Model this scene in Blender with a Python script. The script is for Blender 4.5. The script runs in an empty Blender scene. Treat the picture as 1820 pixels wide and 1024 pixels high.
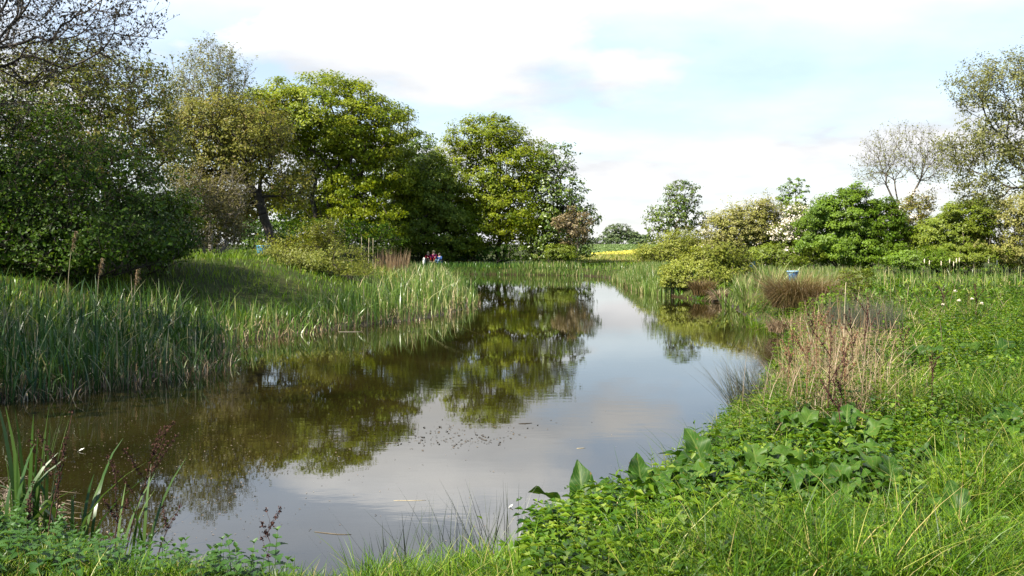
import bpy, math, random
import numpy as np
from mathutils import Vector

R = np.random.default_rng(7)
random.seed(7)
SC = bpy.context.scene
COL = SC.collection
F, H, HOR = 1786.0, 2.2, 435.0          # focal length in photo pixels, eye height over the water, horizon row


def P(u, v, D):
    """world point seen at photo pixel (u, v) at distance D"""
    return np.array([(u - 910) / F * D, D, H - (v - HOR) / F * D])


def G(u, v, z=0.0):
    """world point on the level z under photo pixel (u, v)"""
    D = F * (H - z) / (v - HOR)
    return np.array([(u - 910) / F * D, D])


def sst(a, b, x):
    t = np.clip((x - a) / (b - a), 0, 1)
    return t * t * (3 - 2 * t)


def unit(a):
    return a / np.maximum(np.linalg.norm(a, axis=-1, keepdims=True), 1e-9)


# ------------------------------------------------------------------ objects
def tag(o, label=None, cat=None, group=None, kind=None):
    if label: o['label'] = label
    if cat: o['category'] = cat
    if group: o['group'] = group
    if kind: o['kind'] = kind
    return o


def empty(name, loc, label, cat, group=None):
    o = bpy.data.objects.new(name, None)
    o.empty_display_size = 0.3
    o.location = loc
    COL.objects.link(o)
    return tag(o, label, cat, group)


def mesh(name, V, faces, mat, parent=None, rnd=None, smooth=False, pattrs=None):
    """V (n,3) world verts; faces = list of int arrays (k,m); rnd = list of per-face floats in the same order"""
    V = np.asarray(V, np.float32).reshape(-1, 3)
    if parent is not None:
        V = V - np.array(parent.location, np.float32)
    faces = [np.asarray(f, np.int32) for f in faces if len(f)]
    me = bpy.data.meshes.new(name)
    me.vertices.add(len(V))
    me.vertices.foreach_set('co', V.ravel())
    tot = np.concatenate([np.full(len(f), f.shape[1], np.int32) for f in faces])
    li = np.concatenate([f.ravel() for f in faces])
    me.loops.add(len(li))
    me.loops.foreach_set('vertex_index', li)
    me.polygons.add(len(tot))
    st = np.zeros(len(tot), np.int32)
    st[1:] = np.cumsum(tot)[:-1]
    me.polygons.foreach_set('loop_start', st)
    me.polygons.foreach_set('loop_total', tot)
    if smooth:
        me.polygons.foreach_set('use_smooth', np.ones(len(tot), bool))
    if rnd is not None:
        a = me.attributes.new('rnd', 'FLOAT', 'FACE')
        a.data.foreach_set('value', np.concatenate([np.asarray(r, np.float32).ravel() for r in rnd]))
    for k, arr in (pattrs or {}).items():
        a = me.attributes.new(k, 'FLOAT', 'POINT')
        a.data.foreach_set('value', np.asarray(arr, np.float32).ravel())
    me.update()
    me.validate()
    if mat is not None:
        me.materials.append(mat)
    o = bpy.data.objects.new(name, me)
    COL.objects.link(o)
    if parent is not None:
        o.parent = parent
    return o


# ------------------------------------------------------------------ materials
def newmat(name):
    m = bpy.data.materials.new(name)
    m.use_nodes = True
    nt = m.node_tree
    nt.nodes.clear()
    out = nt.nodes.new('ShaderNodeOutputMaterial')
    return m, nt, out


def N(nt, typ, **kw):
    n = nt.nodes.new(typ)
    for k, v in kw.items():
        if k.startswith('i_'):
            key = k[2:].replace('_', ' ')
            n.inputs[int(key) if key.isdigit() else key].default_value = v
        else:
            setattr(n, k, v)
    return n


def ramp(nt, stops, fac=None):
    r = nt.nodes.new('ShaderNodeValToRGB')
    el = r.color_ramp.elements
    while len(el) < len(stops):
        el.new(0.5)
    for e, (p, c) in zip(el, stops):
        e.position = p
        e.color = (*c, 1)
    if fac is not None:
        nt.links.new(fac, r.inputs[0])
    return r


def leaf_mat(name, cols, transl=0.35, rough=0.45, spec=0.35, tcol=(1.25, 1.2, 0.55), extra=None):
    m, nt, out = newmat(name)
    a = N(nt, 'ShaderNodeAttribute', attribute_name='rnd')
    n = len(cols)
    r = ramp(nt, [(i / (n - 1), c) for i, c in enumerate(cols)], a.outputs['Fac'])
    tc = N(nt, 'ShaderNodeTexCoord')
    nz = N(nt, 'ShaderNodeTexNoise', i_Scale=0.9, i_Detail=3.0)
    nt.links.new(tc.outputs['Object'], nz.inputs['Vector'])
    mr = N(nt, 'ShaderNodeMapRange', i_1=0.3, i_2=0.7, i_3=0.72, i_4=1.28)
    nt.links.new(nz.outputs['Fac'], mr.inputs[0])
    mul = N(nt, 'ShaderNodeVectorMath', operation='MULTIPLY')
    nt.links.new(r.outputs[0], mul.inputs[0])
    nt.links.new(mr.outputs[0], mul.inputs[1])
    col = mul.outputs[0]
    if extra:
        col = extra(nt, col)
    p = N(nt, 'ShaderNodeBsdfPrincipled', i_Roughness=rough)
    p.inputs['Specular IOR Level'].default_value = spec
    nt.links.new(col, p.inputs['Base Color'])
    t = N(nt, 'ShaderNodeBsdfTranslucent')
    tm = N(nt, 'ShaderNodeVectorMath', operation='MULTIPLY')
    tm.inputs[1].default_value = tcol
    nt.links.new(col, tm.inputs[0])
    nt.links.new(tm.outputs[0], t.inputs[0])
    mx = N(nt, 'ShaderNodeMixShader', i_0=transl)
    nt.links.new(p.outputs[0], mx.inputs[1])
    nt.links.new(t.outputs[0], mx.inputs[2])
    nt.links.new(mx.outputs[0], out.inputs[0])
    return m


def rough_mat(name, cols, scale=4.0, rough=0.85, bump=0.0, spec=0.2, detail=5.0):
    m, nt, out = newmat(name)
    tc = N(nt, 'ShaderNodeTexCoord')
    nz = N(nt, 'ShaderNodeTexNoise', i_Scale=scale, i_Detail=detail, i_Roughness=0.65)
    nt.links.new(tc.outputs['Object'], nz.inputs['Vector'])
    n = len(cols)
    r = ramp(nt, [(0.28 + 0.44 * i / max(n - 1, 1), c) for i, c in enumerate(cols)], nz.outputs['Fac'])
    p = N(nt, 'ShaderNodeBsdfPrincipled', i_Roughness=rough)
    p.inputs['Specular IOR Level'].default_value = spec
    nt.links.new(r.outputs[0], p.inputs['Base Color'])
    if bump:
        b = N(nt, 'ShaderNodeBump', i_Strength=bump, i_Distance=0.02)
        nt.links.new(nz.outputs['Fac'], b.inputs['Height'])
        nt.links.new(b.outputs[0], p.inputs['Normal'])
    nt.links.new(p.outputs[0], out.inputs[0])
    return m


M = {}
M['sycamore'] = leaf_mat('sycamore_leaf', [(0.065, 0.105, 0.004), (0.13, 0.175, 0.006), (0.20, 0.235, 0.010), (0.28, 0.30, 0.03)], 0.40, spec=0.18)
M['sycamore_far'] = leaf_mat('sycamore_leaf_blue', [(0.040, 0.078, 0.008), (0.085, 0.13, 0.014), (0.14, 0.185, 0.022)], 0.3, rough=0.35, spec=0.45)
M['hawthorn_shade'] = leaf_mat('shaded_hawthorn_leaf', [(0.010, 0.028, 0.002), (0.026, 0.058, 0.004), (0.05, 0.095, 0.007), (0.10, 0.15, 0.013)], 0.3, spec=.12)  # shade on these bushes is put into the leaf colour
M['olive'] = leaf_mat('olive_leaf', [(0.07, 0.085, 0.009), (0.125, 0.130, 0.016), (0.18, 0.175, 0.026), (0.16, 0.11, 0.035)], 0.38, spec=.2)
M['elder'] = leaf_mat('elder_leaf', [(0.018, 0.045, 0.003), (0.04, 0.085, 0.006), (0.07, 0.12, 0.01), (0.11, 0.16, 0.02)], 0.34, spec=.25)
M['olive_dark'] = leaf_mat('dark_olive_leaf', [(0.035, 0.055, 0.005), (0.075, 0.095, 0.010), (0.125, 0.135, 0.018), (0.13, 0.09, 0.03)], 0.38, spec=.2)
M['bronze'] = leaf_mat('bronze_leaf', [(0.09, 0.075, 0.035), (0.16, 0.12, 0.05), (0.2, 0.15, 0.08)], 0.3)
M['greybrown'] = leaf_mat('grey_brown_leaf', [(0.06, 0.055, 0.016), (0.105, 0.095, 0.028), (0.15, 0.135, 0.05)], 0.28, spec=.12)
M['ash_bud'] = leaf_mat('young_ash_leaf', [(0.07, 0.075, 0.02), (0.13, 0.14, 0.03), (0.20, 0.20, 0.06)], 0.4)
M['dark_bud'] = leaf_mat('dark_bud', [(0.02, 0.018, 0.022), (0.05, 0.045, 0.04), (0.09, 0.08, 0.05)], 0.2)
M['willow'] = leaf_mat('willow_leaf', [(0.11, 0.145, 0.014), (0.19, 0.215, 0.028), (0.27, 0.28, 0.06)], 0.38, spec=.2)
M['willow_dull'] = leaf_mat('dull_willow_leaf', [(0.095, 0.12, 0.015), (0.155, 0.175, 0.026), (0.215, 0.215, 0.05)], 0.38, spec=.2)
M['bright'] = leaf_mat('bright_bush_leaf', [(0.060, 0.115, 0.006), (0.105, 0.175, 0.011), (0.155, 0.230, 0.02)], 0.36, spec=.25)
M['mixed'] = leaf_mat('mixed_hedge_leaf', [(0.080, 0.120, 0.009), (0.135, 0.180, 0.015), (0.19, 0.225, 0.026)], 0.37, spec=.22)
M['blossombush'] = leaf_mat('brown_blossom_bush_leaf', [(0.13, 0.145, 0.022), (0.21, 0.21, 0.045), (0.31, 0.28, 0.12)], 0.36, spec=.2)
M['far'] = leaf_mat('far_tree_leaf', [(0.06, 0.095, 0.03), (0.09, 0.13, 0.045), (0.13, 0.15, 0.06)], 0.3)
M['far_hedge'] = leaf_mat('far_hedge_leaf', [(0.05, 0.09, 0.025), (0.08, 0.125, 0.035), (0.12, 0.16, 0.05)], 0.3)
M['blossom'] = leaf_mat('white_blossom', [(0.50, 0.44, 0.33), (0.66, 0.6, 0.5), (0.75, 0.7, 0.62)], 0.25, tcol=(1, 1, .95))
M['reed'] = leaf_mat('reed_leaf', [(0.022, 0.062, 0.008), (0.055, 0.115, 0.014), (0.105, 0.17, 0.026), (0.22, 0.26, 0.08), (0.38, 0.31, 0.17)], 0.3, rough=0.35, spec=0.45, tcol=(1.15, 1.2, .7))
M['reed_shade'] = leaf_mat('shaded_reed_leaf', [(0.008, 0.030, 0.005), (0.020, 0.055, 0.009), (0.042, 0.09, 0.015), (0.095, 0.145, 0.04), (0.28, 0.23, 0.15)], 0.3, rough=0.35, spec=0.4, tcol=(1.15, 1.2, .7))  # reed leaf copy with the near left shade darkened into its colour
M['grass'] = leaf_mat('grass_blade', [(0.011, 0.038, 0.002), (0.038, 0.096, 0.003), (0.088, 0.165, 0.005), (0.18, 0.24, 0.016), (0.36, 0.28, 0.12)], 0.25, rough=0.4, spec=0.2)
M['dry'] = leaf_mat('dry_stem', [(0.11, 0.064, 0.034), (0.185, 0.12, 0.064), (0.28, 0.20, 0.115), (0.37, 0.30, 0.18)], 0.15, tcol=(1, 1, .9))
M['tussock'] = leaf_mat('brown_tussock_blade', [(0.07, 0.055, 0.02), (0.15, 0.10, 0.035), (0.21, 0.135, 0.06), (0.12, 0.12, 0.03)], 0.2, tcol=(1.1, 1, .8))
M['rush'] = leaf_mat('rush_blade', [(0.03, 0.045, 0.025), (0.06, 0.07, 0.045), (0.11, 0.10, 0.075)], 0.1)
M['herb'] = leaf_mat('herb_leaf', [(0.012, 0.042, 0.003), (0.042, 0.10, 0.006), (0.105, 0.18, 0.011), (0.20, 0.26, 0.035)], 0.36, rough=0.42, spec=0.25)
M['nettle'] = leaf_mat('nettle_leaf', [(0.022, 0.070, 0.012), (0.045, 0.115, 0.018), (0.08, 0.155, 0.028)], 0.32, rough=0.5)
M['crop'] = leaf_mat('rape_flower', [(0.24, 0.27, 0.04), (0.48, 0.42, 0.05), (0.60, 0.50, 0.06)], 0.2, tcol=(1, 1, 1))
M['crop_green'] = leaf_mat('green_crop_leaf', [(0.085, 0.14, 0.03), (0.11, 0.17, 0.04), (0.14, 0.19, 0.055)], 0.3)
M['bark'] = rough_mat('grey_brown_bark', [(0.035, 0.028, 0.022), (0.09, 0.075, 0.055), (0.14, 0.12, 0.09)], 6, bump=0.6)
M['bark_dark'] = rough_mat('dark_bark', [(0.018, 0.015, 0.012), (0.045, 0.036, 0.028), (0.07, 0.06, 0.045)], 6, bump=0.6)
M['bark_pale'] = rough_mat('pale_ash_bark', [(0.10, 0.085, 0.07), (0.19, 0.165, 0.13), (0.26, 0.23, 0.18)], 6, bump=0.4)
M['dockstem'] = rough_mat('dead_dock_stem', [(0.022, 0.010, 0.008), (0.05, 0.021, 0.015), (0.085, 0.038, 0.026)], 30)
M['drystem'] = rough_mat('tan_dead_stem', [(0.09, 0.045, 0.022), (0.16, 0.085, 0.045), (0.24, 0.14, 0.08)], 25)
M['greenstem'] = rough_mat('green_stem', [(0.05, 0.09, 0.02), (0.09, 0.14, 0.035)], 20, rough=0.5)
M['cane'] = rough_mat('pale_cane', [(0.3, 0.25, 0.15), (0.45, 0.38, 0.25)], 10, rough=0.6)
M['fluff'] = rough_mat('bulrush_fluff', [(0.5, 0.42, 0.3), (0.68, 0.6, 0.46)], 40)
M['white'] = rough_mat('white_petal', [(0.55, 0.55, 0.48), (0.72, 0.72, 0.66)], 40, rough=0.7)
M['debris'] = rough_mat('floating_bits', [(0.02, 0.015, 0.01), (0.06, 0.045, 0.03), (0.14, 0.11, 0.07)], 9)
M['litter'] = leaf_mat('dead_reed_litter', [(0.06, 0.045, 0.03), (0.14, 0.105, 0.07), (0.26, 0.2, 0.14)], 0.1, tcol=(1, 1, .9))
M['skin'] = rough_mat('skin', [(0.52, 0.33, 0.25), (0.56, 0.36, 0.28)], 8, rough=0.55)


def dock_extra(nt, col):
    ac = N(nt, 'ShaderNodeAttribute', attribute_name='across')
    al = N(nt, 'ShaderNodeAttribute', attribute_name='along')
    # pale midrib and side veins
    ab = N(nt, 'ShaderNodeMath', operation='ABSOLUTE')
    nt.links.new(ac.outputs['Fac'], ab.inputs[0])
    k = N(nt, 'ShaderNodeMath', operation='MULTIPLY_ADD', i_1=-0.22)
    nt.links.new(ab.outputs[0], k.inputs[0])
    nt.links.new(al.outputs['Fac'], k.inputs[2])
    s = N(nt, 'ShaderNodeMath', operation='MULTIPLY', i_1=75.0)
    nt.links.new(k.outputs[0], s.inputs[0])
    sn = N(nt, 'ShaderNodeMath', operation='SINE')
    nt.links.new(s.outputs[0], sn.inputs[0])
    vein = N(nt, 'ShaderNodeMapRange', i_1=0.8, i_2=1.0, i_3=0.0, i_4=0.35)
    nt.links.new(sn.outputs[0], vein.inputs[0])
    mid = N(nt, 'ShaderNodeMapRange', i_1=0.10, i_2=0.03, i_3=0.0, i_4=0.6)
    nt.links.new(ab.outputs[0], mid.inputs[0])
    mxx = N(nt, 'ShaderNodeMath', operation='MAXIMUM')
    nt.links.new(vein.outputs[0], mxx.inputs[0])
    nt.links.new(mid.outputs[0], mxx.inputs[1])
    mix = N(nt, 'ShaderNodeMix', data_type='RGBA')
    nt.links.new(mxx.outputs[0], mix.inputs[0])
    nt.links.new(col, mix.inputs[6])
    mix.inputs[7].default_value = (0.15, 0.20, 0.05, 1)
    tc = N(nt, 'ShaderNodeTexCoord')
    nb = N(nt, 'ShaderNodeTexNoise', i_Scale=38.0, i_Detail=2.0)
    nt.links.new(tc.outputs['Object'], nb.inputs['Vector'])
    sp = N(nt, 'ShaderNodeMapRange', i_1=0.66, i_2=0.74, i_3=0.0, i_4=0.8)
    nt.links.new(nb.outputs['Fac'], sp.inputs[0])
    m2 = N(nt, 'ShaderNodeMix', data_type='RGBA')
    nt.links.new(sp.outputs[0], m2.inputs[0]); nt.links.new(mix.outputs[2], m2.inputs[6])
    m2.inputs[7].default_value = (0.16, 0.09, 0.03, 1)
    return m2.outputs[2]


M['dock'] = leaf_mat('dock_leaf', [(0.016, 0.055, 0.003), (0.036, 0.095, 0.006), (0.070, 0.14, 0.016)], 0.34, rough=0.5, spec=0.25, extra=dock_extra)


def plain(name, col, rough=0.5, spec=0.4, var=0.12):
    return rough_mat(name, [tuple(c * (1 - var) for c in col), col, tuple(min(1, c * (1 + var)) for c in col)], 5, rough=rough, spec=spec)


M['blue'] = plain('blue_plastic', (0.025, 0.13, 0.30), 0.45, 0.4, .3)
M['blue_teal'] = plain('teal_blue_plastic', (0.02, 0.17, 0.30), 0.35, 0.5)
M['blue_rim'] = plain('faded_blue_rim', (0.16, 0.27, 0.36), 0.5, 0.4)

# ------------------------------------------------------------------ pond outline and terrain
shore = [(-17, 12.2), (-12.5, 13.2), (-9.5, 13.6), tuple(G(0, 712)), tuple(G(150, 695)), tuple(G(280, 674)), tuple(G(370, 645)), tuple(G(420, 608)),
         tuple(G(500, 596)), tuple(G(590, 585)), tuple(G(700, 573)), tuple(G(780, 562)), tuple(G(826, 548)), tuple(G(834, 530)), tuple(G(818, 512)),
         tuple(G(785, 501)), tuple(G(750, 495)), (-9.0, 70.5), (-13, 72.5), (-13.5, 75), (-10, 76.5), tuple(G(780, 487)), tuple(G(860, 488)), tuple(G(960, 489)),
         tuple(G(1045, 491)), tuple(G(1090, 496)), tuple(G(1125, 512)), tuple(G(1160, 522)), tuple(G(1240, 534)), tuple(G(1285, 540)),
         tuple(G(1318, 560)), tuple(G(1350, 576)), tuple(G(1375, 590)), tuple(G(1392, 612)), tuple(G(1378, 640)), tuple(G(1350, 685)),
         (3.0, 13.2), (2.35, 11.6), (1.75, 10.0), (1.2, 8.7), (0.75, 7.8), (0.15, 7.0), (-0.45, 6.4), (-1.1, 6.12), (-2.0, 6.35), (-2.9, 7.0), (-3.7, 7.9),
         (-4.6, 8.5), (-7, 8.8), (-11, 8.3), (-16, 8.8), (-18.5, 10.4)]


def catmull(pts, k=5, closed=True):
    p = np.array(pts, float)
    n = len(p)
    out = []
    for i in range(n):
        a, b, c, d = p[i - 1], p[i], p[(i + 1) % n], p[(i + 2) % n]
        for j in range(k):
            t = j / k
            out.append(0.5 * (2 * b + (c - a) * t + (2 * a - 5 * b + 4 * c - d) * t * t + (3 * b - a - 3 * c + d) * t ** 3))
    return np.array(out)


POND = catmull(shore, 4)


def sdist(x, y):
    """signed distance to the water's edge: positive on land"""
    x = np.asarray(x, float).ravel(); y = np.asarray(y, float).ravel()
    out = np.empty(len(x))
    A = POND; B = np.roll(POND, -1, 0)
    for s in range(0, len(x), 20000):
        px = x[s:s + 20000, None]; py = y[s:s + 20000, None]
        ex = B[:, 0] - A[:, 0]; ey = B[:, 1] - A[:, 1]
        t = np.clip(((px - A[:, 0]) * ex + (py - A[:, 1]) * ey) / (ex * ex + ey * ey + 1e-12), 0, 1)
        d = np.sqrt(((px - A[:, 0] - t * ex) ** 2 + (py - A[:, 1] - t * ey) ** 2).min(1))
        cond = (A[:, 1] > py) != (B[:, 1] > py)
        with np.errstate(divide='ignore', invalid='ignore'):
            xi = (B[:, 0] - A[:, 0]) * (py - A[:, 1]) / (B[:, 1] - A[:, 1]) + A[:, 0]
        ins = (cond & (px < xi)).sum(1) % 2 == 1
        out[s:s + 20000] = np.where(ins, -d, d)
    return out


def wob(x, y, s, seed=0):
    """cheap smooth pseudo-noise in -1..1"""
    q = seed * 1.7
    return (np.sin(x * s + 1.3 * np.sin(y * s * 0.7 + q)) + np.sin(y * s * 1.1 + 1.7 * np.sin(x * s * 0.6 + q + 2)) + np.sin((x + y) * s * 1.9 + q) * 0.5) / 2.5


def gz(x, y, sd=None):
    x = np.asarray(x, float); y = np.asarray(y, float)
    shp = x.shape
    x = x.ravel(); y = y.ravel()
    if sd is None:
        sd = sdist(x, y)
    left = sst(-0.03, -0.16, x / np.maximum(y, 1.0)) * sst(11, 16, y)
    base = 0.50 + 0.06 * wob(x, y, 0.55) + 0.03 * wob(x, y, 1.9, 3)
    near = base * sst(-0.15, 1.3, sd)
    lft = 0.22 * sst(-0.2, 1.0, sd) + 1.45 * sst(1.2, 9, sd) + 0.06 * wob(x, y, 0.5, 1)
    z = near * (1 - left) + lft * left
    far = np.interp(y, [80, 150, 260, 400, 700, 3000], [0, 0.42, 0.95, 1.5, 2.0, 2.0])
    z = z + far * (1 - 0.6 * left)
    z = np.where(sd < 0, np.maximum(-0.7, sd * 0.5) - 0.02, z)
    return z.reshape(shp)


def build_ground():
    ys = np.concatenate([np.linspace(-60, 1, 14), np.geomspace(1.6, 95, 210), np.geomspace(99, 2600, 60)])
    t = np.linspace(-1, 1, 261)
    t = np.sign(t) * np.abs(t) ** 1.7
    X = t[None, :] * (30 + 1.15 * np.maximum(ys, 0))[:, None]
    Y = np.repeat(ys[:, None], len(t), 1)
    Z = gz(X, Y)
    V = np.stack([X, Y, Z], -1).reshape(-1, 3)
    r, c = len(ys), len(t)
    i = np.arange((r - 1) * c).reshape(r - 1, c)[:, :-1].ravel()
    Q = np.stack([i, i + 1, i + c + 1, i + c], 1)
    m, nt, out = newmat('meadow_soil')
    tc = N(nt, 'ShaderNodeTexCoord')
    n1 = N(nt, 'ShaderNodeTexNoise', i_Scale=0.35, i_Detail=8.0, i_Roughness=0.6)
    n2 = N(nt, 'ShaderNodeTexNoise', i_Scale=6.0, i_Detail=6.0, i_Roughness=0.7)
    for n in (n1, n2):
        nt.links.new(tc.outputs['Object'], n.inputs['Vector'])
    r1 = ramp(nt, [(0.3, (0.022, 0.028, 0.008)), (0.5, (0.035, 0.048, 0.010)), (0.7, (0.065, 0.06, 0.024))], n1.outputs['Fac'])
    r2 = ramp(nt, [(0.3, (0.45, 0.4, 0.35)), (0.7, (1.2, 1.25, 1.1))], n2.outputs['Fac'])
    mu = N(nt, 'ShaderNodeMix', data_type='RGBA', blend_type='MULTIPLY', i_0=1.0)
    nt.links.new(r1.outputs[0], mu.inputs[6]); nt.links.new(r2.outputs[0], mu.inputs[7])
    p = N(nt, 'ShaderNodeBsdfPrincipled', i_Roughness=0.95)
    p.inputs['Specular IOR Level'].default_value = 0.1
    nt.links.new(mu.outputs[2], p.inputs['Base Color'])
    ge = N(nt, 'ShaderNodeNewGeometry'); sp = N(nt, 'ShaderNodeSeparateXYZ')
    nt.links.new(ge.outputs['Position'], sp.inputs[0])
    wet = N(nt, 'ShaderNodeMapRange', i_1=0.16, i_2=0.03, i_3=0.0, i_4=1.0)
    nt.links.new(sp.outputs['Z'], wet.inputs[0])
    mud = N(nt, 'ShaderNodeMix', data_type='RGBA'); mud.inputs[7].default_value = (0.028, 0.019, 0.010, 1)
    nt.links.new(wet.outputs[0], mud.inputs[0]); nt.links.new(mu.outputs[2], mud.inputs[6])
    nt.links.new(mud.outputs[2], p.inputs['Base Color'])
    wr = N(nt, 'ShaderNodeMapRange', i_3=0.95, i_4=0.4)
    nt.links.new(wet.outputs[0], wr.inputs[0]); nt.links.new(wr.outputs[0], p.inputs['Roughness'])
    b = N(nt, 'ShaderNodeBump', i_Strength=0.8, i_Distance=0.05)
    nt.links.new(n2.outputs['Fac'], b.inputs['Height']); nt.links.new(b.outputs[0], p.inputs['Normal'])
    nt.links.new(p.outputs[0], out.inputs[0])
    o = mesh('ground', V, [Q], m, smooth=True)
    tag(o, kind='structure')


build_ground()


def build_water():
    m, nt, out = newmat('pond_water')
    tc = N(nt, 'ShaderNodeTexCoord')
    mp = N(nt, 'ShaderNodeMapping'); mp.inputs['Scale'].default_value = (0.8, 1.6, 1)
    nt.links.new(tc.outputs['Object'], mp.inputs['Vector'])
    n1 = N(nt, 'ShaderNodeTexNoise', i_Scale=3.2, i_Detail=3.0, i_Roughness=0.5)
    n2 = N(nt, 'ShaderNodeTexNoise', i_Scale=0.22, i_Detail=2.0)
    nt.links.new(mp.outputs[0], n1.inputs['Vector']); nt.links.new(tc.outputs['Object'], n2.inputs['Vector'])
    mr = N(nt, 'ShaderNodeMapRange', i_1=0.42, i_2=0.68, i_3=0.15, i_4=1.0)
    nt.links.new(n2.outputs['Fac'], mr.inputs[0])
    mm = N(nt, 'ShaderNodeMath', operation='MULTIPLY')
    nt.links.new(n1.outputs['Fac'], mm.inputs[0]); nt.links.new(mr.outputs[0], mm.inputs[1])
    b = N(nt, 'ShaderNodeBump', i_Strength=1.0, i_Distance=0.0015)
    nt.links.new(mm.outputs[0], b.inputs['Height'])
    n3 = N(nt, 'ShaderNodeTexNoise', i_Scale=0.5, i_Detail=4.0)
    nt.links.new(tc.outputs['Object'], n3.inputs['Vector'])
    r = ramp(nt, [(0.3, (0.006, 0.0055, 0.0015)), (0.7, (0.019, 0.0145, 0.004))], n3.outputs['Fac'])
    p = N(nt, 'ShaderNodeBsdfPrincipled', i_Roughness=0.015)
    p.inputs['IOR'].default_value = 1.333
    nt.links.new(r.outputs[0], p.inputs['Base Color'])
    nt.links.new(b.outputs[0], p.inputs['Normal'])
    nt.links.new(p.outputs[0], out.inputs[0])
    # sheet over the pond's box; the banks rise through it
    V = [(-20, 5, 0), (8.5, 5, 0), (8.5, 80, 0), (-20, 80, 0)]
    o = mesh('water', V, [np.array([[0, 1, 2, 3]])], m)
    tag(o, kind='structure')


build_water()

# ------------------------------------------------------------------ geometry makers
def tubes(p0, p1, r0, r1, k=5):
    """independent frustums; returns V, quads"""
    p0 = np.asarray(p0, float).reshape(-1, 3); p1 = np.asarray(p1, float).reshape(-1, 3)
    n = len(p0)
    r0 = np.broadcast_to(r0, n); r1 = np.broadcast_to(r1, n)
    d = unit(p1 - p0)
    ref = np.where(np.abs(d[:, 2:3]) > 0.9, np.array([[1.0, 0, 0]]), np.array([[0, 0, 1.0]]))
    a = unit(np.cross(d, ref)); b = np.cross(d, a)
    th = np.arange(k) * 2 * math.pi / k
    ring = a[:, None] * np.cos(th)[None, :, None] + b[:, None] * np.sin(th)[None, :, None]
    V = np.concatenate([p0[:, None] + ring * r0[:, None, None], p1[:, None] + ring * r1[:, None, None]], 1)
    j = np.arange(k); j2 = (j + 1) % k
    q = np.stack([j, j2, j2 + k, j + k], 1)
    Q = q[None] + (np.arange(n) * 2 * k)[:, None, None]
    return V.reshape(-1, 3), Q.reshape(-1, 4)


def sweep(path, rad, k=6):
    """one tube along a polyline with shared rings and closed ends"""
    p = np.asarray(path, float); n = len(p)
    rad = np.broadcast_to(rad, n)
    d = unit(np.gradient(p, axis=0))
    ref = np.array([0.31, 0.95, 0.05])
    a = unit(np.cross(d, ref)); b = np.cross(d, a)
    th = np.arange(k) * 2 * math.pi / k
    V = p[:, None] + (a[:, None] * np.cos(th)[None, :, None] + b[:, None] * np.sin(th)[None, :, None]) * rad[:, None, None]
    V = V.reshape(-1, 3)
    i = np.arange(n - 1)[:, None] * k
    j = np.arange(k)[None]; j2 = (j + 1) % k
    Q = np.stack([i + j, i + j2, i + k + j2, i + k + j], -1).reshape(-1, 4)
    c0 = np.arange(k)[::-1][None]; c1 = (np.arange(k) + (n - 1) * k)[None]
    return V, [Q, c0, c1]


def join(parts):
    """parts = [(V, [faces...]) ...] -> V, faces grouped by size"""
    Vs, by, off = [], {}, 0
    for V, fs in parts:
        Vs.append(V)
        for f in fs:
            f = np.asarray(f)
            if len(f):
                by.setdefault(f.shape[1], []).append(f + off)
        off += len(V)
    return np.concatenate(Vs), [np.concatenate(v) for v in by.values()]


def cards(c, nrm, L, asp=0.6, fold=0.12):
    """leaf-shaped two-triangle cards"""
    n = len(c)
    nrm = unit(nrm)
    r = R.normal(size=(n, 3))
    a = unit(np.cross(nrm, r)); b = np.cross(nrm, a)
    L = np.broadcast_to(L, n)[:, None]
    W = L * asp
    V = np.stack([c - a * L * 0.5, c + b * W * 0.5 + nrm * W * fold - a * L * 0.08, c + a * L * 0.5 - nrm * L * 0.08, c - b * W * 0.5 + nrm * W * fold - a * L * 0.08], 1)
    o = np.arange(n)[:, None] * 4
    T = np.stack([o + [0, 1, 2], o + [0, 2, 3]], 1).reshape(-1, 3)
    return V.reshape(-1, 3), T


def blades(base, h, w, az, lean, droop=0.0, segs=3, power=1.8, yaw=None, taper=0.75):
    """ribbons rising from base; az lean direction, lean = sideways reach / h"""
    n = len(base)
    h = np.broadcast_to(h, n); w = np.broadcast_to(w, n); lean = np.broadcast_to(lean, n); droop = np.broadcast_to(droop, n)
    dirv = np.stack([np.cos(az), np.sin(az), np.zeros(n)], 1)
    if yaw is None:
        yaw = az + math.pi / 2 + R.normal(0, 0.7, n)
    side = np.stack([np.cos(yaw), np.sin(yaw), np.zeros(n)], 1)
    ts = np.linspace(0, 1, segs + 1)
    rows = []
    for t in ts:
        p = base + dirv * (h * lean * t ** power)[:, None]
        p[:, 2] += h * (t - droop * t ** 3)
        ww = w * (1 - t ** 2 * taper if t < 1 else 0.06) * (0.75 + 0.25 * min(1, t * 4))
        rows.append(np.stack([p - side * ww[:, None] / 2, p + side * ww[:, None] / 2], 1))
    V = np.stack(rows, 1)                                   # n, segs+1, 2, 3
    o = (np.arange(n) * (segs + 1) * 2)[:, None, None]
    s = np.arange(segs)[None, :, None] * 2
    Q = o + s + np.array([0, 1, 3, 2])[None, None]
    return V.reshape(-1, 3), Q.reshape(-1, 4), segs


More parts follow.
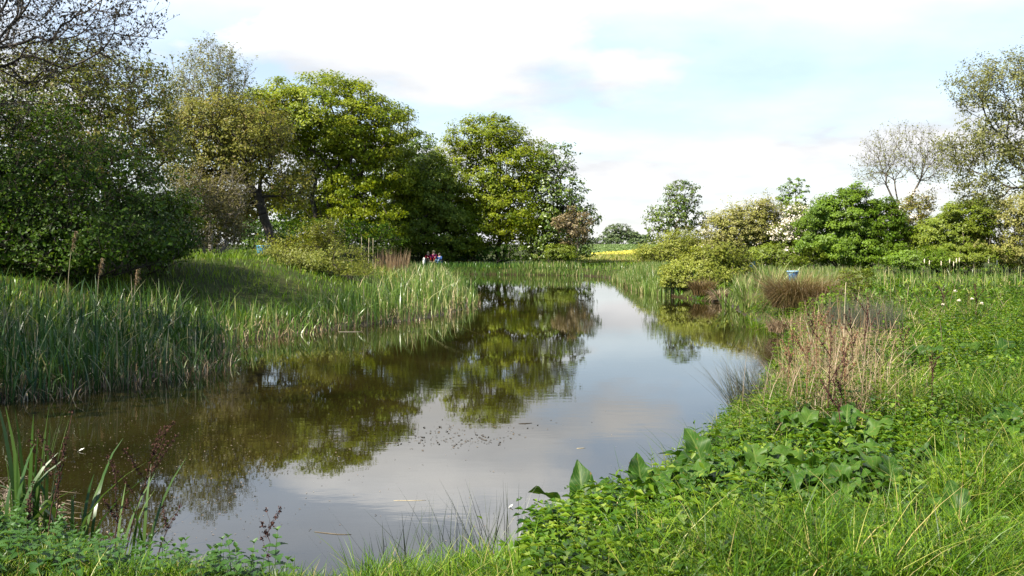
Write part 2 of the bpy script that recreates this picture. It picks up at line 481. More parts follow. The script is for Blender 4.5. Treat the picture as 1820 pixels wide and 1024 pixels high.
# ------------------------------------------------------------------ woody plants
def skeleton(pts0, par0, pl0, attr, bf):
    pts = list(map(np.array, pts0)); par = list(par0); pl = list(pl0)
    A = np.asarray(attr, float)
    n = len(A)
    E = np.array(pts)
    D = np.linalg.norm(A[:, None] - E[None], axis=2) + bf * np.array(pl)[None]
    best = D.argmin(1); cost = D.min(1)
    alive = np.ones(n, bool)
    for _ in range(n):
        i = int(np.where(alive, cost, 1e9).argmin())
        alive[i] = False
        p = int(best[i])
        d = float(np.linalg.norm(A[i] - pts[p]))
        pts.append(A[i]); par.append(p); pl.append(pl[p] + d)
        k = len(pts) - 1
        c = np.linalg.norm(A - A[i], axis=1) + bf * pl[k]
        b = alive & (c < cost)
        cost[b] = c[b]; best[b] = k
    return np.array(pts), np.array(par), np.array(pl)


PI_ = math.pi


def sample_blobs(blobs, n, shell=3.2, mind=0.0):
    vol = np.array([b[3] * b[4] * b[5] for b in blobs]) ** 0.75
    out = []
    tries = 0
    idx = R.choice(len(blobs), size=n * 8, p=vol / vol.sum())
    for i in idx:
        cx, cy, cz, rx, ry, rz = blobs[i][:6]
        d = R.normal(size=3); d /= np.linalg.norm(d)
        r = R.random() ** (1 / shell)
        p = np.array([cx + d[0] * rx * r, cy + d[1] * ry * r, cz + d[2] * rz * r])
        if mind and out and np.min(np.sum((np.array(out) - p) ** 2, 1)) < mind * mind:
            continue
        out.append(p)
        if len(out) >= n:
            break
    return np.array(out)


def blob(u, v, D, ru, rv, rd=None):
    c = P(u, v, D)
    rx = ru * D / F; rz = rv * D / F
    return (c[0], c[1], c[2], rx, rx * 0.85 if rd is None else rd, rz)


def woody(name, label, cat, base, blobs, nclump, leaf, lmat, bmat, stems=1, spread=0.4, bf=0.45, tip=0.02, expo=0.45, nleaf=80, clr=0.8, flat=0.55,
          up=0.6, crown_h=0.35, mind=0.5, shell=3.2, twigs=0, twiglen=0.5, group=None, parts=('trunk', 'crown'), blossom=None, lean=None, asp=0.65, rmax=None, wild=0.6, tl=None):
    x, y = base
    z0 = float(gz(np.array([x]), np.array([y]))[0]) - 0.12
    e = empty(name, (x, y, z0 + 0.12), label, cat, group)
    if parts[0] == 'stems':
        # uneven outline: smaller lumps standing off the main ones
        sat = []
        for b in blobs:
            for k in range(4):
                a = R.uniform(-.3, PI_ + .3); q = R.uniform(.65, .95); s_ = R.uniform(.22, .42)
                sat.append((b[0] + math.cos(a) * b[3] * q, b[1] - R.random() * b[4] * .6, b[2] + math.sin(a) * b[5] * q, b[3] * s_, b[4] * s_, b[5] * s_ * 1.2))
        blobs = list(blobs) + sat
    att = sample_blobs(blobs, nclump, shell, mind)
    g0 = gz(att[:, 0], att[:, 1]) + 0.15
    att[:, 2] = np.maximum(att[:, 2], g0 + R.random(len(att)) * 0.3)
    cen = att.mean(0)
    zmin_, zmax_ = att[:, 2].min(), att[:, 2].max()
    pts, par, pl = [], [], []
    topz = z0 + (zmax_ - z0) * crown_h
    for s in range(stems):
        a = R.random() * 6.28
        rr = spread * math.sqrt(R.random()) if stems > 1 else 0
        sp = min(1.0, 0.5 / max(rr, 0.5)) if rr < 2 else 1.0
        b = np.array([x + math.cos(a) * rr * sp * .6, y + math.sin(a) * rr * sp * .6, z0])
        tx = (cen[0] - x) * 0.35; ty = (cen[1] - y) * 0.35
        if lean: tx, ty = lean
        t = b + np.array([tx + math.cos(a) * rr * 1.5, ty + math.sin(a) * rr * 1.5, (topz - z0) * R.uniform(0.8, 1.1)])
        k = 4
        for j in range(k + 1):
            q = b + (t - b) * j / k
            if 0 < j: q = q + R.normal(0, 0.035 * (topz - z0), 3) * [1, 1, 0.3]
            pts.append(q); par.append(-1 if j == 0 else len(pts) - 2)
            pl.append(0 if j == 0 else 0.25 * (topz - z0) * j / k)
    nr = len(pts)
    pts, par, pl = skeleton(pts, par, pl, att, bf)
    n = len(pts)
    cnt = np.zeros(n)
    haschild = np.zeros(n, bool)
    haschild[par[par >= 0]] = True
    cnt[~haschild] = 1
    # parents always precede children
    for i in range(n - 1, 0, -1):
        if par[i] >= 0:
            cnt[par[i]] += max(cnt[i], 0.0)
    rad = tip * np.maximum(cnt, 1) ** expo
    if rmax: rad = np.minimum(rad, rmax)
    i = np.where(par >= 0)[0]
    p0 = pts[par[i]]; p3 = pts[i]
    pp = par[par[i]]
    tin = np.where((pp >= 0)[:, None], unit(pts[par[i]] - pts[np.maximum(pp, 0)]), np.array([[0, 0, 1.0]]))
    ln = np.linalg.norm(p3 - p0, axis=1)[:, None]
    d = (p3 - p0) / np.maximum(ln, 1e-6)
    c1 = p0 + unit(tin + d) * ln * 0.36
    c2 = p3 - d * ln * 0.33 + R.normal(0, 0.05, d.shape) * ln + np.array([0, 0, -0.06]) * ln
    segs = 4
    S0, S1, A0, A1 = [], [], [], []
    ra = np.minimum(rad[par[i]], rad[i] * 1.35); rb = rad[i]
    prev = p0
    for j in range(1, segs + 1):
        t = j / segs
        q = (1 - t) ** 3 * p0 + 3 * (1 - t) ** 2 * t * c1 + 3 * (1 - t) * t * t * c2 + t ** 3 * p3
        S0.append(prev); S1.append(q)
        A0.append(ra + (rb - ra) * (t - 1 / segs)); A1.append(ra + (rb - ra) * t)
        prev = q
    S0 = np.concatenate(S0); S1 = np.concatenate(S1); A0 = np.concatenate(A0); A1 = np.concatenate(A1)
    # extend a little so that the pieces overlap
    dd = (S1 - S0) * 0.04
    V, Q = tubes(S0, S1 + dd, A0, A1, 6)
    pieces = [(V, [Q])]
    tips = pts[~haschild]
    if twigs:
        T = np.repeat(att, twigs, 0)
        dr = unit(unit(T - cen) * 0.7 + R.normal(0, 0.6, T.shape) + [0, 0, 0.45])
        L = twiglen * R.uniform(0.35, 1.1, len(T))[:, None]
        mid = T + dr * L * 0.5 + R.normal(0, 0.06, T.shape) * L
        end = mid + unit(dr + R.normal(0, 0.35, T.shape) + [0, 0, 0.25]) * L * 0.5
        V1, Q1 = tubes(T, mid, tip * 0.75, tip * 0.55, 3)
        V2, Q2 = tubes(mid, end, tip * 0.55, tip * 0.3, 3)
        pieces += [(V1, [Q1]), (V2, [Q2])]
        tips = np.concatenate([mid, end, end])
    V, fs = join(pieces)
    mesh(parts[0], V, fs, bmat, e, smooth=True)
    if nleaf:
        src = tips if twigs else att
        k = np.maximum(1, R.poisson(nleaf, len(src)))
        if tl is not None:
            k = np.concatenate([R.poisson(nleaf, len(att)), R.poisson(tl, len(tips))])
            src = np.concatenate([att, tips])
        m = len(src)
        C = np.repeat(src, k, 0)
        cr = np.repeat(R.random(m), k)
        off = R.normal(size=C.shape)
        off = unit(off) * (R.random(len(C)) ** 0.45)[:, None] * clr * np.repeat(R.uniform(0.6, 1.25, m), k)[:, None]
        off[:, 2] *= flat
        C = C + off
        out = unit(C - cen)
        nr_ = out * 0.7 + unit(off) * 0.35 + np.array([0, -0.12, up * .72]) + R.normal(0, wild * 0.6, C.shape)
        V, T = cards(C, nr_, leaf * R.uniform(0.45, 1.5, len(C)), asp)
        rn = np.clip(0.55 * cr + 0.45 * R.random(len(C)) + R.normal(0, 0.08, len(C)), 0, 1)
        V[:, 2] = np.maximum(V[:, 2], z0 + 0.05)
        mesh(parts[1], V, [T], lmat, e, rnd=[np.repeat(rn, 2)])
        if blossom:
            frac, size, region = blossom
            pick = np.where(R.random(len(att)) < frac)[0]
            pk = att[pick]
            if region is not None:
                cx, cy, cz, rx, ry, rz = region
                ok = ((pk[:, 0] - cx) / rx) ** 2 + ((pk[:, 2] - cz) / rz) ** 2 < 1
                pk = pk[ok]
            if len(pk):
                kk = 26
                C = np.repeat(pk, kk, 0) + R.normal(0, clr * 0.42, (len(pk) * kk, 3)) * [1.3, 1, 0.5] + unit(np.repeat(pk, kk, 0) - cen) * clr * 0.55 + np.array([0, -0.15, 0.1])
                V, T = cards(C, R.normal(0, 0.7, C.shape) + [0, -0.4, 0.8], size * R.uniform(0.6, 1.3, len(C)), 0.9)
                mesh('blossom', V, [T], M['blossom'], e, rnd=[np.repeat(R.random(len(C)), 2)])
    return e


BUSH = ('stems', 'foliage')
#EOF_PART1
# ------------------------------------------------------------------ the trees and bushes
def B(u, D):
    return ((u - 910) / F * D, D)


def plants():
    GT = 'trees around the pond'
    # --- left bank
    D = 25
    woody('ash_tree', 'big half bare ash leaning in over the left bank, dark buds on long limbs', 'tree', B(-95, D),
          [blob(40, -10, D, 215, 120, 3.2), blob(150, 95, D, 120, 75, 2.2), blob(-120, -60, D, 230, 200, 3.5), blob(195, 40, D - 1, 70, 60, 1.5), blob(-60, 140, D, 150, 80, 2.5)],
          560, 0.075, M['dark_bud'], M['bark_dark'], bf=0.55, tip=0.008, expo=0.54, nleaf=.9, clr=0.14, twigs=6, twiglen=0.75, crown_h=0.55, mind=0.28, shell=2.4, group=GT, flat=1, up=.2, lean=(0.6, 0.2))
    D = 41
    woody('hawthorn_tree', 'olive leafed spreading tree below the bare ash, dark trunk and sky gaps', 'tree', B(213, D),
          [blob(60, 190, D, 150, 75, 2.6), blob(215, 165, D, 90, 45, 2.2), blob(170, 235, D, 140, 60, 2.6), blob(30, 290, D, 120, 60, 2.5), blob(120, 130, D + 1, 110, 40, 2), blob(150, 300, D - 2, 90, 40, 1.6), blob(270, 270, D, 60, 60, 2)],
          470, 0.125, M['olive_dark'], M['bark'], bf=0.45, tip=0.012, expo=.5, nleaf=6.5, clr=0.42, crown_h=0.45, mind=0.38, group=GT, twigs=4, twiglen=0.85, flat=0.45)
    D = 64
    woody('ash_tree', 'pale bare ash with fine upright twigs behind the olive trees', 'tree', B(375, D),
          [blob(375, 165, D, 72, 88, 2.6), blob(330, 200, D, 45, 60, 2), blob(410, 230, D, 40, 60, 2)],
          520, 0.13, M['ash_bud'], M['bark_pale'], bf=0.55, tip=0.012, expo=0.46, nleaf=2.2, clr=0.25, twigs=4, twiglen=0.9, crown_h=0.4, mind=0.34, shell=2.6, group=GT, flat=1)
    D = 54
    woody('oak_tree', 'brownish olive tree with thick dark trunk and low limbs beside the sycamore', 'tree', B(487, D),
          [blob(390, 235, D, 80, 55, 2.8), blob(365, 300, D, 65, 60, 2.5), blob(440, 270, D, 60, 60, 2.8), blob(475, 235, D, 40, 45, 2.2), blob(320, 250, D, 40, 60, 2), blob(420, 360, D + 2, 60, 35, 2), blob(515, 330, D, 30, 40, 1.6)],
          400, 0.15, M['olive'], M['bark_dark'], bf=0.4, tip=0.02, expo=0.48, nleaf=11, clr=0.6, crown_h=0.38, mind=0.55, group=GT, twigs=2, twiglen=0.8)
    D = 48
    woody('thorn_bush', 'grey brown twiggy bush at the edge of the left grass bank', 'bush', B(375, D),
          [blob(372, 395, D, 58, 50, 1.8), blob(350, 350, D, 40, 45, 1.6), blob(405, 360, D, 32, 50, 1.4)],
          260, 0.10, M['greybrown'], M['bark_pale'], stems=6, spread=0.9, bf=0.3, tip=0.012, nleaf=16, tl=2.5, clr=0.35, crown_h=0.25, mind=0.26, parts=BUSH, twigs=3, twiglen=0.8)
    D = 27
    HB = dict(stems=7, spread=1.4, bf=0.3, tip=0.009, nleaf=62, tl=1.6, clr=0.40, flat=.5, crown_h=0.3, mind=0.36, shell=2.6, parts=BUSH, twigs=3, twiglen=0.85, wild=.9)
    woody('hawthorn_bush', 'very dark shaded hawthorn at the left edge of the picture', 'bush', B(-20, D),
          [blob(-40, 410, D, 90, 70, 2.0), blob(-150, 390, D, 110, 100, 2.4), blob(20, 450, D - .5, 70, 40, 1.6)], 330, 0.10, M['hawthorn_shade'], M['bark_dark'], **HB)
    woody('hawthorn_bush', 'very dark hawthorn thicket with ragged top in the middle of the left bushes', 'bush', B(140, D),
          [blob(115, 425, D, 62, 48, 1.8), blob(190, 435, D - .4, 60, 42, 1.5), blob(110, 460, D - .6, 60, 34, 1.4), blob(150, 395, D + .5, 34, 26, 1.0)], 300, 0.095, M['hawthorn_shade'], M['bark_dark'], **HB)
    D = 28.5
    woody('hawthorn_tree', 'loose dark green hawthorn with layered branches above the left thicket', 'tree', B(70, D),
          [blob(-60, 290, D, 110, 26, 1.8), blob(50, 305, D, 90, 22, 1.6), blob(160, 322, D - .5, 60, 16, 1.3), blob(20, 355, D - .8, 90, 22, 1.6), blob(120, 270, D + .8, 66, 16, 1.4), blob(0, 235, D + 1, 80, 18, 1.4), blob(90, 215, D + 1, 55, 14, 1.1), blob(205, 285, D + 1, 46, 12, 1.0), blob(255, 318, D, 40, 11, .9), blob(110, 365, D - 1, 60, 16, 1.2), blob(-120, 350, D, 90, 30, 1.6), blob(-60, 200, D, 80, 24, 1.5), blob(215, 355, D - .3, 34, 14, .9)], 380, 0.105, M['hawthorn_shade'], M['bark_dark'], stems=3, spread=.5, bf=.45, tip=.011, expo=.5, nleaf=26, tl=2.5, clr=.40, flat=.36, crown_h=.45, mind=.34, twigs=4, twiglen=.95, shell=2.6, wild=.8, group=GT)
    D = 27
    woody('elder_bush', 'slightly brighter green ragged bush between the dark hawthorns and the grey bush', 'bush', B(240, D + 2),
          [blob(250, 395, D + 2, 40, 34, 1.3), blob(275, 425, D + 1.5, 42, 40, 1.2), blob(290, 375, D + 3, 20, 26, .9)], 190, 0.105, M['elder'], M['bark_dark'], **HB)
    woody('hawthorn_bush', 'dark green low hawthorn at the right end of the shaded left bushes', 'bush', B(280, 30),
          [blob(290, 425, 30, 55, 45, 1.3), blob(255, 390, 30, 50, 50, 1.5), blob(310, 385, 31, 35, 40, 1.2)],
          170, 0.085, M['hawthorn_shade'], M['bark_dark'], stems=6, spread=0.7, bf=0.3, tip=0.009, nleaf=60, tl=2, clr=0.36, crown_h=0.3, mind=0.3, parts=BUSH, twigs=2, twiglen=0.6)
    # unseen tree left of the frame, crown shaped to shade the near reeds
    woody('hawthorn_tree', 'unseen hawthorn beyond the left edge, placed to shade the near reeds', 'tree', (-17, 11.5),
          [(-16, 12.5, 6.8, 3.4, 3.4, 2.8), (-11.6, 13.2, 7.6, 2.5, 2.4, 2.0), (-13, 11, 8.6, 2.8, 2.8, 2.2), (-12.8, 15.6, 8.6, 2.2, 2.2, 1.8), (-14.6, 14, 5.5, 2.6, 2.5, 2.4), (-15.5, 9.5, 6, 2.6, 2.5, 2.2), (-17, 16, 7.5, 3, 3, 2.4), (-18, 12, 3.5, 3, 3, 2)], 520, 0.17, M['hawthorn_shade'], M['bark_dark'], stems=4, spread=.8, bf=.35, tip=.014, nleaf=60, clr=.75, crown_h=.35, mind=.5)
    # --- the sycamores
    D = 80
    woody('sycamore_tree', 'great domed sycamore, the tallest crown, many dark stems beneath it', 'tree', B(585, D),
          [blob(575, 205, D, 125, 72, 5), blob(665, 235, D, 74, 66, 4.2), blob(490, 205, D, 66, 64, 4), blob(450, 240, D + 1, 45, 60, 3), blob(690, 295, D, 48, 55, 3.4), blob(600, 260, D + 2, 95, 55, 4), blob(640, 350, D, 70, 55, 3.5), blob(540, 350, D + 3, 60, 50, 3), blob(665, 395, D - 2, 55, 40, 2.4), blob(725, 330, D + 2, 35, 50, 2.4)],
          820, 0.195, M['sycamore'], M['bark_dark'], stems=8, spread=1.5, bf=0.42, tip=0.024, expo=0.48, nleaf=118, clr=0.95, flat=0.5, crown_h=0.34, mind=0.62, shell=4.5, group=GT, wild=0.7)
    D = 95
    woody('sycamore_tree', 'smaller sycamore crown showing behind the right side of the domed one', 'tree', B(735, D),
          [blob(735, 275, D, 38, 48, 3), blob(712, 330, D, 45, 60, 3), blob(758, 330, D, 30, 50, 3)],
          150, 0.26, M['sycamore_far'], M['bark_dark'], stems=2, spread=0.5, bf=0.42, tip=0.026, nleaf=60, clr=1.0, flat=0.45, crown_h=0.3, mind=0.8, shell=4, group=GT)
    D = 84
    woody('maple_tree', 'dull brownish green tree in shade between the two sycamores', 'tree', B(760, D),
          [blob(765, 345, D, 52, 60, 3.2), blob(735, 400, D, 50, 50, 2.8), blob(800, 410, D, 42, 48, 2.6)],
          220, 0.2, M['mixed'], M['bark_dark'], stems=4, spread=1.0, bf=0.35, tip=0.024, nleaf=62, clr=0.9, flat=0.5, crown_h=0.3, mind=0.6, shell=4, group=GT, twigs=1, twiglen=.8)
    D = 87
    woody('sycamore_tree', 'sunlit sycamore beside the water, layered pointed crown, seen over the pond centre', 'tree', B(890, D),
          [blob(862, 247, D, 70, 42, 3.2), blob(880, 228, D, 40, 26, 2.4), blob(820, 275, D + 1, 48, 32, 3), blob(915, 300, D, 72, 62, 3.8), blob(850, 345, D, 66, 55, 3.8), blob(800, 360, D + 1, 48, 50, 3.2), blob(905, 385, D - 1, 68, 52, 3.6), blob(950, 290, D, 30, 45, 2.5), blob(840, 420, D - 2, 48, 38, 2.6), blob(965, 400, D, 45, 50, 2.6)],
          620, 0.195, M['sycamore'], M['bark_dark'], stems=3, spread=0.7, bf=0.42, tip=0.024, expo=0.47, nleaf=98, clr=0.92, flat=0.5, crown_h=0.35, mind=0.64, shell=4.2, group=GT, wild=0.7)
    D = 85
    woody('sycamore_tree', 'darker loose sycamore at the right end of the pond trees, sky through it', 'tree', B(1000, D),
          [blob(990, 285, D, 32, 36, 2.2), blob(1005, 335, D, 38, 40, 2.4), blob(1025, 385, D, 40, 42, 2.6), blob(985, 400, D, 42, 48, 2.6), blob(1030, 435, D, 32, 32, 2.0), blob(970, 330, D, 30, 40, 2.2), blob(960, 440, D - 1, 40, 28, 2)],
          200, 0.23, M['sycamore_far'], M['bark_dark'], stems=2, spread=0.5, bf=0.42, tip=0.026, nleaf=44, clr=0.78, flat=0.5, crown_h=0.4, mind=0.72, shell=4.2, group=GT)
    woody('elder_bush', 'pinkish bronze flowering bush in front of the dark sycamore', 'bush', B(1018, 80),
          [blob(1018, 405, 80, 32, 38, 1.2)], 70, 0.17, M['bronze'], M['bark'], stems=4, spread=0.5, bf=0.3, tip=0.016, nleaf=36, clr=0.42, crown_h=0.3, mind=0.32, parts=BUSH)
    woody('willow_bush', 'small round bright green willow at the far water edge', 'bush', B(996, 76),
          [blob(996, 452, 76, 28, 17, 1.1)], 110, 0.12, M['mixed'], M['bark'], stems=6, spread=0.5, bf=0.3, tip=0.01, nleaf=46, clr=0.3, crown_h=0.3, mind=0.2, parts=BUSH, up=.4)
    woody('laurel_bush', 'dark shaded undergrowth bush beneath the domed sycamore', 'bush', B(600, 74),
          [blob(560, 420, 74, 75, 30, 2), blob(660, 425, 74, 60, 30, 2), blob(470, 425, 70, 50, 28, 2)], 170, 0.2, M['hawthorn_shade'], M['bark_dark'], stems=8, spread=2.2, bf=0.3, tip=0.016, nleaf=42, clr=0.6, crown_h=0.3, mind=0.5, parts=BUSH)
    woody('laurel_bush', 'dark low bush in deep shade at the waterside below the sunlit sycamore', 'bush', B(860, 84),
          [blob(800, 450, 86, 60, 24, 2), blob(880, 455, 84, 60, 20, 1.5), blob(745, 440, 88, 50, 30, 2)], 170, 0.2, M['hawthorn_shade'], M['bark_dark'], stems=8, spread=2.5, bf=0.3, tip=0.016, nleaf=42, clr=0.6, crown_h=0.3, mind=0.5, parts=BUSH)
    D = 110
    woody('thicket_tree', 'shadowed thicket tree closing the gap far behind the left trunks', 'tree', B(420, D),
          [blob(330, 400, D, 120, 60, 4), blob(480, 390, D, 110, 55, 4), blob(620, 390, D, 110, 60, 4), blob(200, 390, D, 120, 70, 4), blob(60, 380, D, 120, 80, 4), blob(740, 400, D, 100, 55, 4)], 420, 0.4, M['hawthorn_shade'], M['bark_dark'], stems=12, spread=9, bf=0.3, tip=0.03, nleaf=60, clr=1.5, crown_h=0.3, mind=1.0)
    # scrub willow on the left reed bank
    D = 40
    woody('willow_bush', 'loose yellow green willow scrub growing on the grassy left bank', 'bush', B(575, D),
          [blob(545, 455, D, 62, 42, 1.4), blob(600, 480, D - 1, 55, 42, 1.3), blob(520, 495, D - 2, 55, 30, 1.2), blob(570, 420, D, 36, 26, .9), blob(640, 510, D - 2, 40, 28, 1)],
          340, 0.075, M['willow_dull'], M['bark'], stems=12, spread=1.3, bf=0.3, tip=0.006, nleaf=20, tl=3.5, clr=0.26, crown_h=0.3, mind=0.17, parts=BUSH, twigs=3, twiglen=0.45, up=.4)

    # --- right bank
    D = 82
    woody('maple_tree', 'slender open dark leafed tree standing alone right of the distant field', 'tree', B(1203, D),
          [blob(1212, 350, D, 34, 32, 1.5), blob(1200, 385, D, 42, 32, 1.8), blob(1172, 390, D, 26, 30, 1.3), blob(1236, 395, D, 24, 28, 1.2), blob(1165, 415, D, 22, 15, 1), blob(1220, 335, D, 22, 20, 1)],
          190, 0.19, M['sycamore_far'], M['bark'], stems=1, bf=0.42, tip=0.02, nleaf=22, clr=0.42, flat=0.6, crown_h=0.5, mind=0.42, shell=3.0, group=GT)
    woody('willow_bush', 'pale dull green willow clump below the lone slender tree', 'bush', B(1195, 66),
          [blob(1205, 440, 66, 42, 28, 1.5), blob(1160, 452, 66, 30, 18, 1.2), blob(1235, 445, 66, 28, 22, 1.2)], 260, 0.09, M['willow'], M['bark'], stems=9, spread=1.2, bf=0.3, tip=0.01, nleaf=50, tl=4, clr=0.34, crown_h=0.3, mind=0.25, parts=BUSH, up=.4, twigs=2, twiglen=.5)
    D = 44
    woody('willow_bush', 'yellow green willow bush at the water on the right bank', 'bush', B(1262, D),
          [blob(1262, 474, D, 54, 34, 1.3), blob(1220, 487, D, 38, 28, 1.0), blob(1305, 478, D, 32, 28, 1.0), blob(1205, 505, D - 1, 26, 24, .7), blob(1262, 498, D - .8, 58, 24, .9), blob(1210, 500, D - .8, 30, 24, .6)], 480, 0.095, M['willow'], M['bark'], stems=12, spread=0.9, bf=0.3, tip=0.008, nleaf=44, tl=4, clr=0.25, crown_h=0.3, mind=0.19, parts=BUSH, up=.4, twigs=2, twiglen=.4)
    D = 64
    woody('hawthorn_bush', 'brownish hawthorn hedge bush with loose top twigs behind the yellow green willow', 'bush', B(1325, D),
          [blob(1300, 408, D, 48, 36, 1.8), blob(1350, 405, D, 46, 42, 1.8), blob(1380, 430, D, 34, 34, 1.5), blob(1290, 440, D, 34, 28, 1.4), blob(1345, 455, D, 60, 18, 1.4)], 400, 0.12, M['blossombush'], M['bark'], stems=8, spread=1.4, bf=0.3, tip=0.012, nleaf=64, tl=4, clr=0.40, flat=.5, crown_h=0.3, mind=0.34, parts=BUSH, twigs=2, twiglen=.8, blossom=(0.10, 0.10, None))
    D = 78
    woody('sycamore_sapling', 'small upright bright green sapling poking above the right hedge', 'tree', B(1412, D),
          [blob(1412, 345, D, 22, 36, 0.9), blob(1395, 350, D, 14, 28, .6), blob(1430, 350, D, 14, 26, .6), blob(1415, 395, D, 26, 30, 1)], 110, 0.19, M['bright'], M['bark'], bf=0.5, tip=0.016, nleaf=20, clr=0.3, crown_h=0.5, mind=0.3)
    D = 63
    woody('hawthorn_bush', 'hawthorn with cream white blossom left of the round green bush', 'bush', B(1420, D),
          [blob(1425, 400, D, 40, 32, 1.6), blob(1400, 430, D, 30, 32, 1.4), blob(1415, 455, D, 45, 16, 1.2)], 240, 0.11, M['mixed'], M['bark'], stems=6, spread=0.9, bf=0.3, tip=0.011, nleaf=42, clr=0.4, crown_h=0.3, mind=0.26, parts=BUSH, blossom=(0.75, 0.13, blob(1405, 412, D, 34, 38)))
    D = 58
    woody('hazel_bush', 'large dense rounded fresh green bush in the right hedge', 'bush', B(1510, D),
          [blob(1510, 395, D, 72, 56, 2.0), blob(1462, 412, D, 46, 50, 1.8), blob(1560, 410, D, 44, 52, 1.8), blob(1510, 447, D - 1, 92, 26, 1.6), blob(1510, 350, D, 30, 16, 1)], 520, 0.125, M['bright'], M['bark'], stems=9, spread=1.6, bf=0.3, tip=0.011, nleaf=130, clr=0.42, flat=.55, crown_h=0.3, mind=0.3, shell=5, parts=BUSH)
    D = 60
    woody('hawthorn_bush', 'hawthorn sprinkled with white blossom between the two large right bushes', 'bush', B(1612, D),
          [blob(1612, 395, D, 30, 44, 1.4), blob(1630, 370, D, 26, 26, 1.2), blob(1600, 435, D, 26, 30, 1.2), blob(1610, 455, D, 40, 14, 1.2)], 220, 0.11, M['olive'], M['bark'], stems=5, spread=0.7, bf=0.3, tip=0.011, nleaf=38, clr=0.38, crown_h=0.3, mind=0.25, parts=BUSH, blossom=(0.16, 0.12, None))
    D = 57
    woody('hazel_bush', 'broad yellowish green bush below the bare tree at the right', 'bush', B(1690, D),
          [blob(1680, 420, D, 52, 40, 1.8), blob(1720, 395, D, 52, 42, 1.9), blob(1650, 440, D, 36, 26, 1.4), blob(1690, 452, D - 1, 75, 18, 1.4)], 440, 0.115, M['mixed'], M['bark'], stems=8, spread=1.5, bf=0.3, tip=0.011, nleaf=90, clr=0.4, flat=.5, crown_h=0.3, mind=0.3, shell=3.8, parts=BUSH)
    woody('hazel_bush', 'brownish green tall bush at the right edge under the ash', 'bush', B(1800, D),
          [blob(1790, 400, D, 56, 54, 2), blob(1850, 390, D, 60, 66, 2), blob(1790, 447, D - 1, 75, 24, 1.5), blob(1950, 390, D, 70, 70, 2)], 420, 0.115, M['blossombush'], M['bark'], stems=9, spread=1.8, bf=0.3, tip=0.011, nleaf=66, tl=4, clr=0.42, crown_h=0.3, mind=0.36, shell=3.6, parts=BUSH, twigs=1, twiglen=.6)
    D = 74
    woody('ash_tree', 'bare round topped ash with pinkish buds above the right hedge', 'tree', B(1608, D),
          [blob(1608, 275, D, 72, 52, 2.8), blob(1560, 300, D, 40, 34, 2), blob(1665, 290, D, 34, 40, 2)], 330, 0.11, M['ash_bud'], M['bark'], bf=0.6, tip=0.0095, expo=0.47, nleaf=.9, clr=0.22, twigs=3, twiglen=0.9, crown_h=0.42, mind=0.34, shell=2.6, group=GT, flat=1)
    D = 46
    woody('ash_tree', 'tall airy ash coming into leaf at the right edge with slanting limbs', 'tree', B(1900, D),
          [blob(1790, 160, D, 80, 62, 2.4), blob(1745, 265, D, 68, 60, 2.2), blob(1840, 240, D, 80, 80, 2.6), blob(1900, 130, D, 100, 90, 3), blob(1740, 170, D, 46, 42, 1.8), blob(1770, 330, D, 70, 34, 2), blob(1920, 270, D, 90, 90, 2.6)],
          500, 0.1, M['ash_bud'], M['bark'], bf=0.5, tip=0.0105, expo=0.5, nleaf=9, clr=0.34, twigs=3, twiglen=0.7, crown_h=0.4, mind=0.32, shell=2.4, group=GT, flat=.8)
    for uc, vc, ru, nm, lab in ((1395, 458, 62, 'mixed', 'low undergrowth bush filling the hedge foot left of the round green bush'), (1625, 460, 55, 'bright', 'low undergrowth bush filling the hedge foot under the blossom hawthorn'), (1745, 460, 80, 'mixed', 'low undergrowth bush along the hedge foot at the right')):
        woody('undergrowth_bush', lab, 'bush', B(uc, 55), [blob(uc + ru * q_, vc + R.uniform(-8, 8), 55 + R.uniform(-1.5, 1.5), ru * R.uniform(.18, .4), R.uniform(8, 20), 1.0) for q_ in (-.8, -.4, -.05, .35, .75)], 130, 0.11, M[nm], M['bark'], stems=9, spread=1.8, bf=0.3, tip=0.008, nleaf=44, clr=0.32, crown_h=0.3, mind=0.24, parts=BUSH)
    D = 31
    woody('bramble_bush', 'small leafy bramble clump in the rough grass below the right hedge', 'bush', B(1518, D),
          [blob(1520, 500, D, 38, 22, .6), blob(1480, 525, D - 1, 24, 18, .5)], 150, 0.075, M['mixed'], M['bark'], stems=8, spread=.5, bf=0.3, tip=0.004, nleaf=16, clr=0.14, crown_h=0.35, mind=0.08, parts=BUSH)
    D = 24
    woody('bramble_bush', 'sparse bramble shoots beside the brown tussock on the right bank', 'bush', B(1465, D),
          [blob(1465, 545, D, 26, 24, .35), blob(1490, 520, D + 1, 24, 20, .35)], 70, 0.06, M['bright'], M['bark'], stems=7, spread=.35, bf=0.3, tip=0.003, nleaf=7, clr=0.1, crown_h=0.35, mind=0.08, parts=BUSH)
    # --- far away beyond the fields
    D = 395
    woody('oak_tree', 'distant round crowned tree behind the far field hedge', 'tree', B(1098, D),
          [blob(1098, 412, D, 24, 16, 4), blob(1085, 420, D, 18, 12, 3.5), blob(1115, 418, D, 17, 12, 3.5)], 160, 0.55, M['far'], M['bark'], stems=2, spread=.6, bf=0.4, tip=0.06, nleaf=34, clr=1.1, crown_h=0.3, mind=0.8)
    woody('oak_tree', 'distant smaller tree right of the round one in the far hedge', 'tree', B(1130, D),
          [blob(1130, 421, D, 15, 11, 3), blob(1145, 425, D, 12, 8, 3)], 90, 0.5, M['far_hedge'], M['bark'], stems=2, spread=.5, bf=0.4, tip=0.05, nleaf=30, clr=1.0, crown_h=0.3, mind=0.7)
    hb = [blob(u, 430, 385, 20, 7, 2.0) for u in range(1000, 1300, 22)]
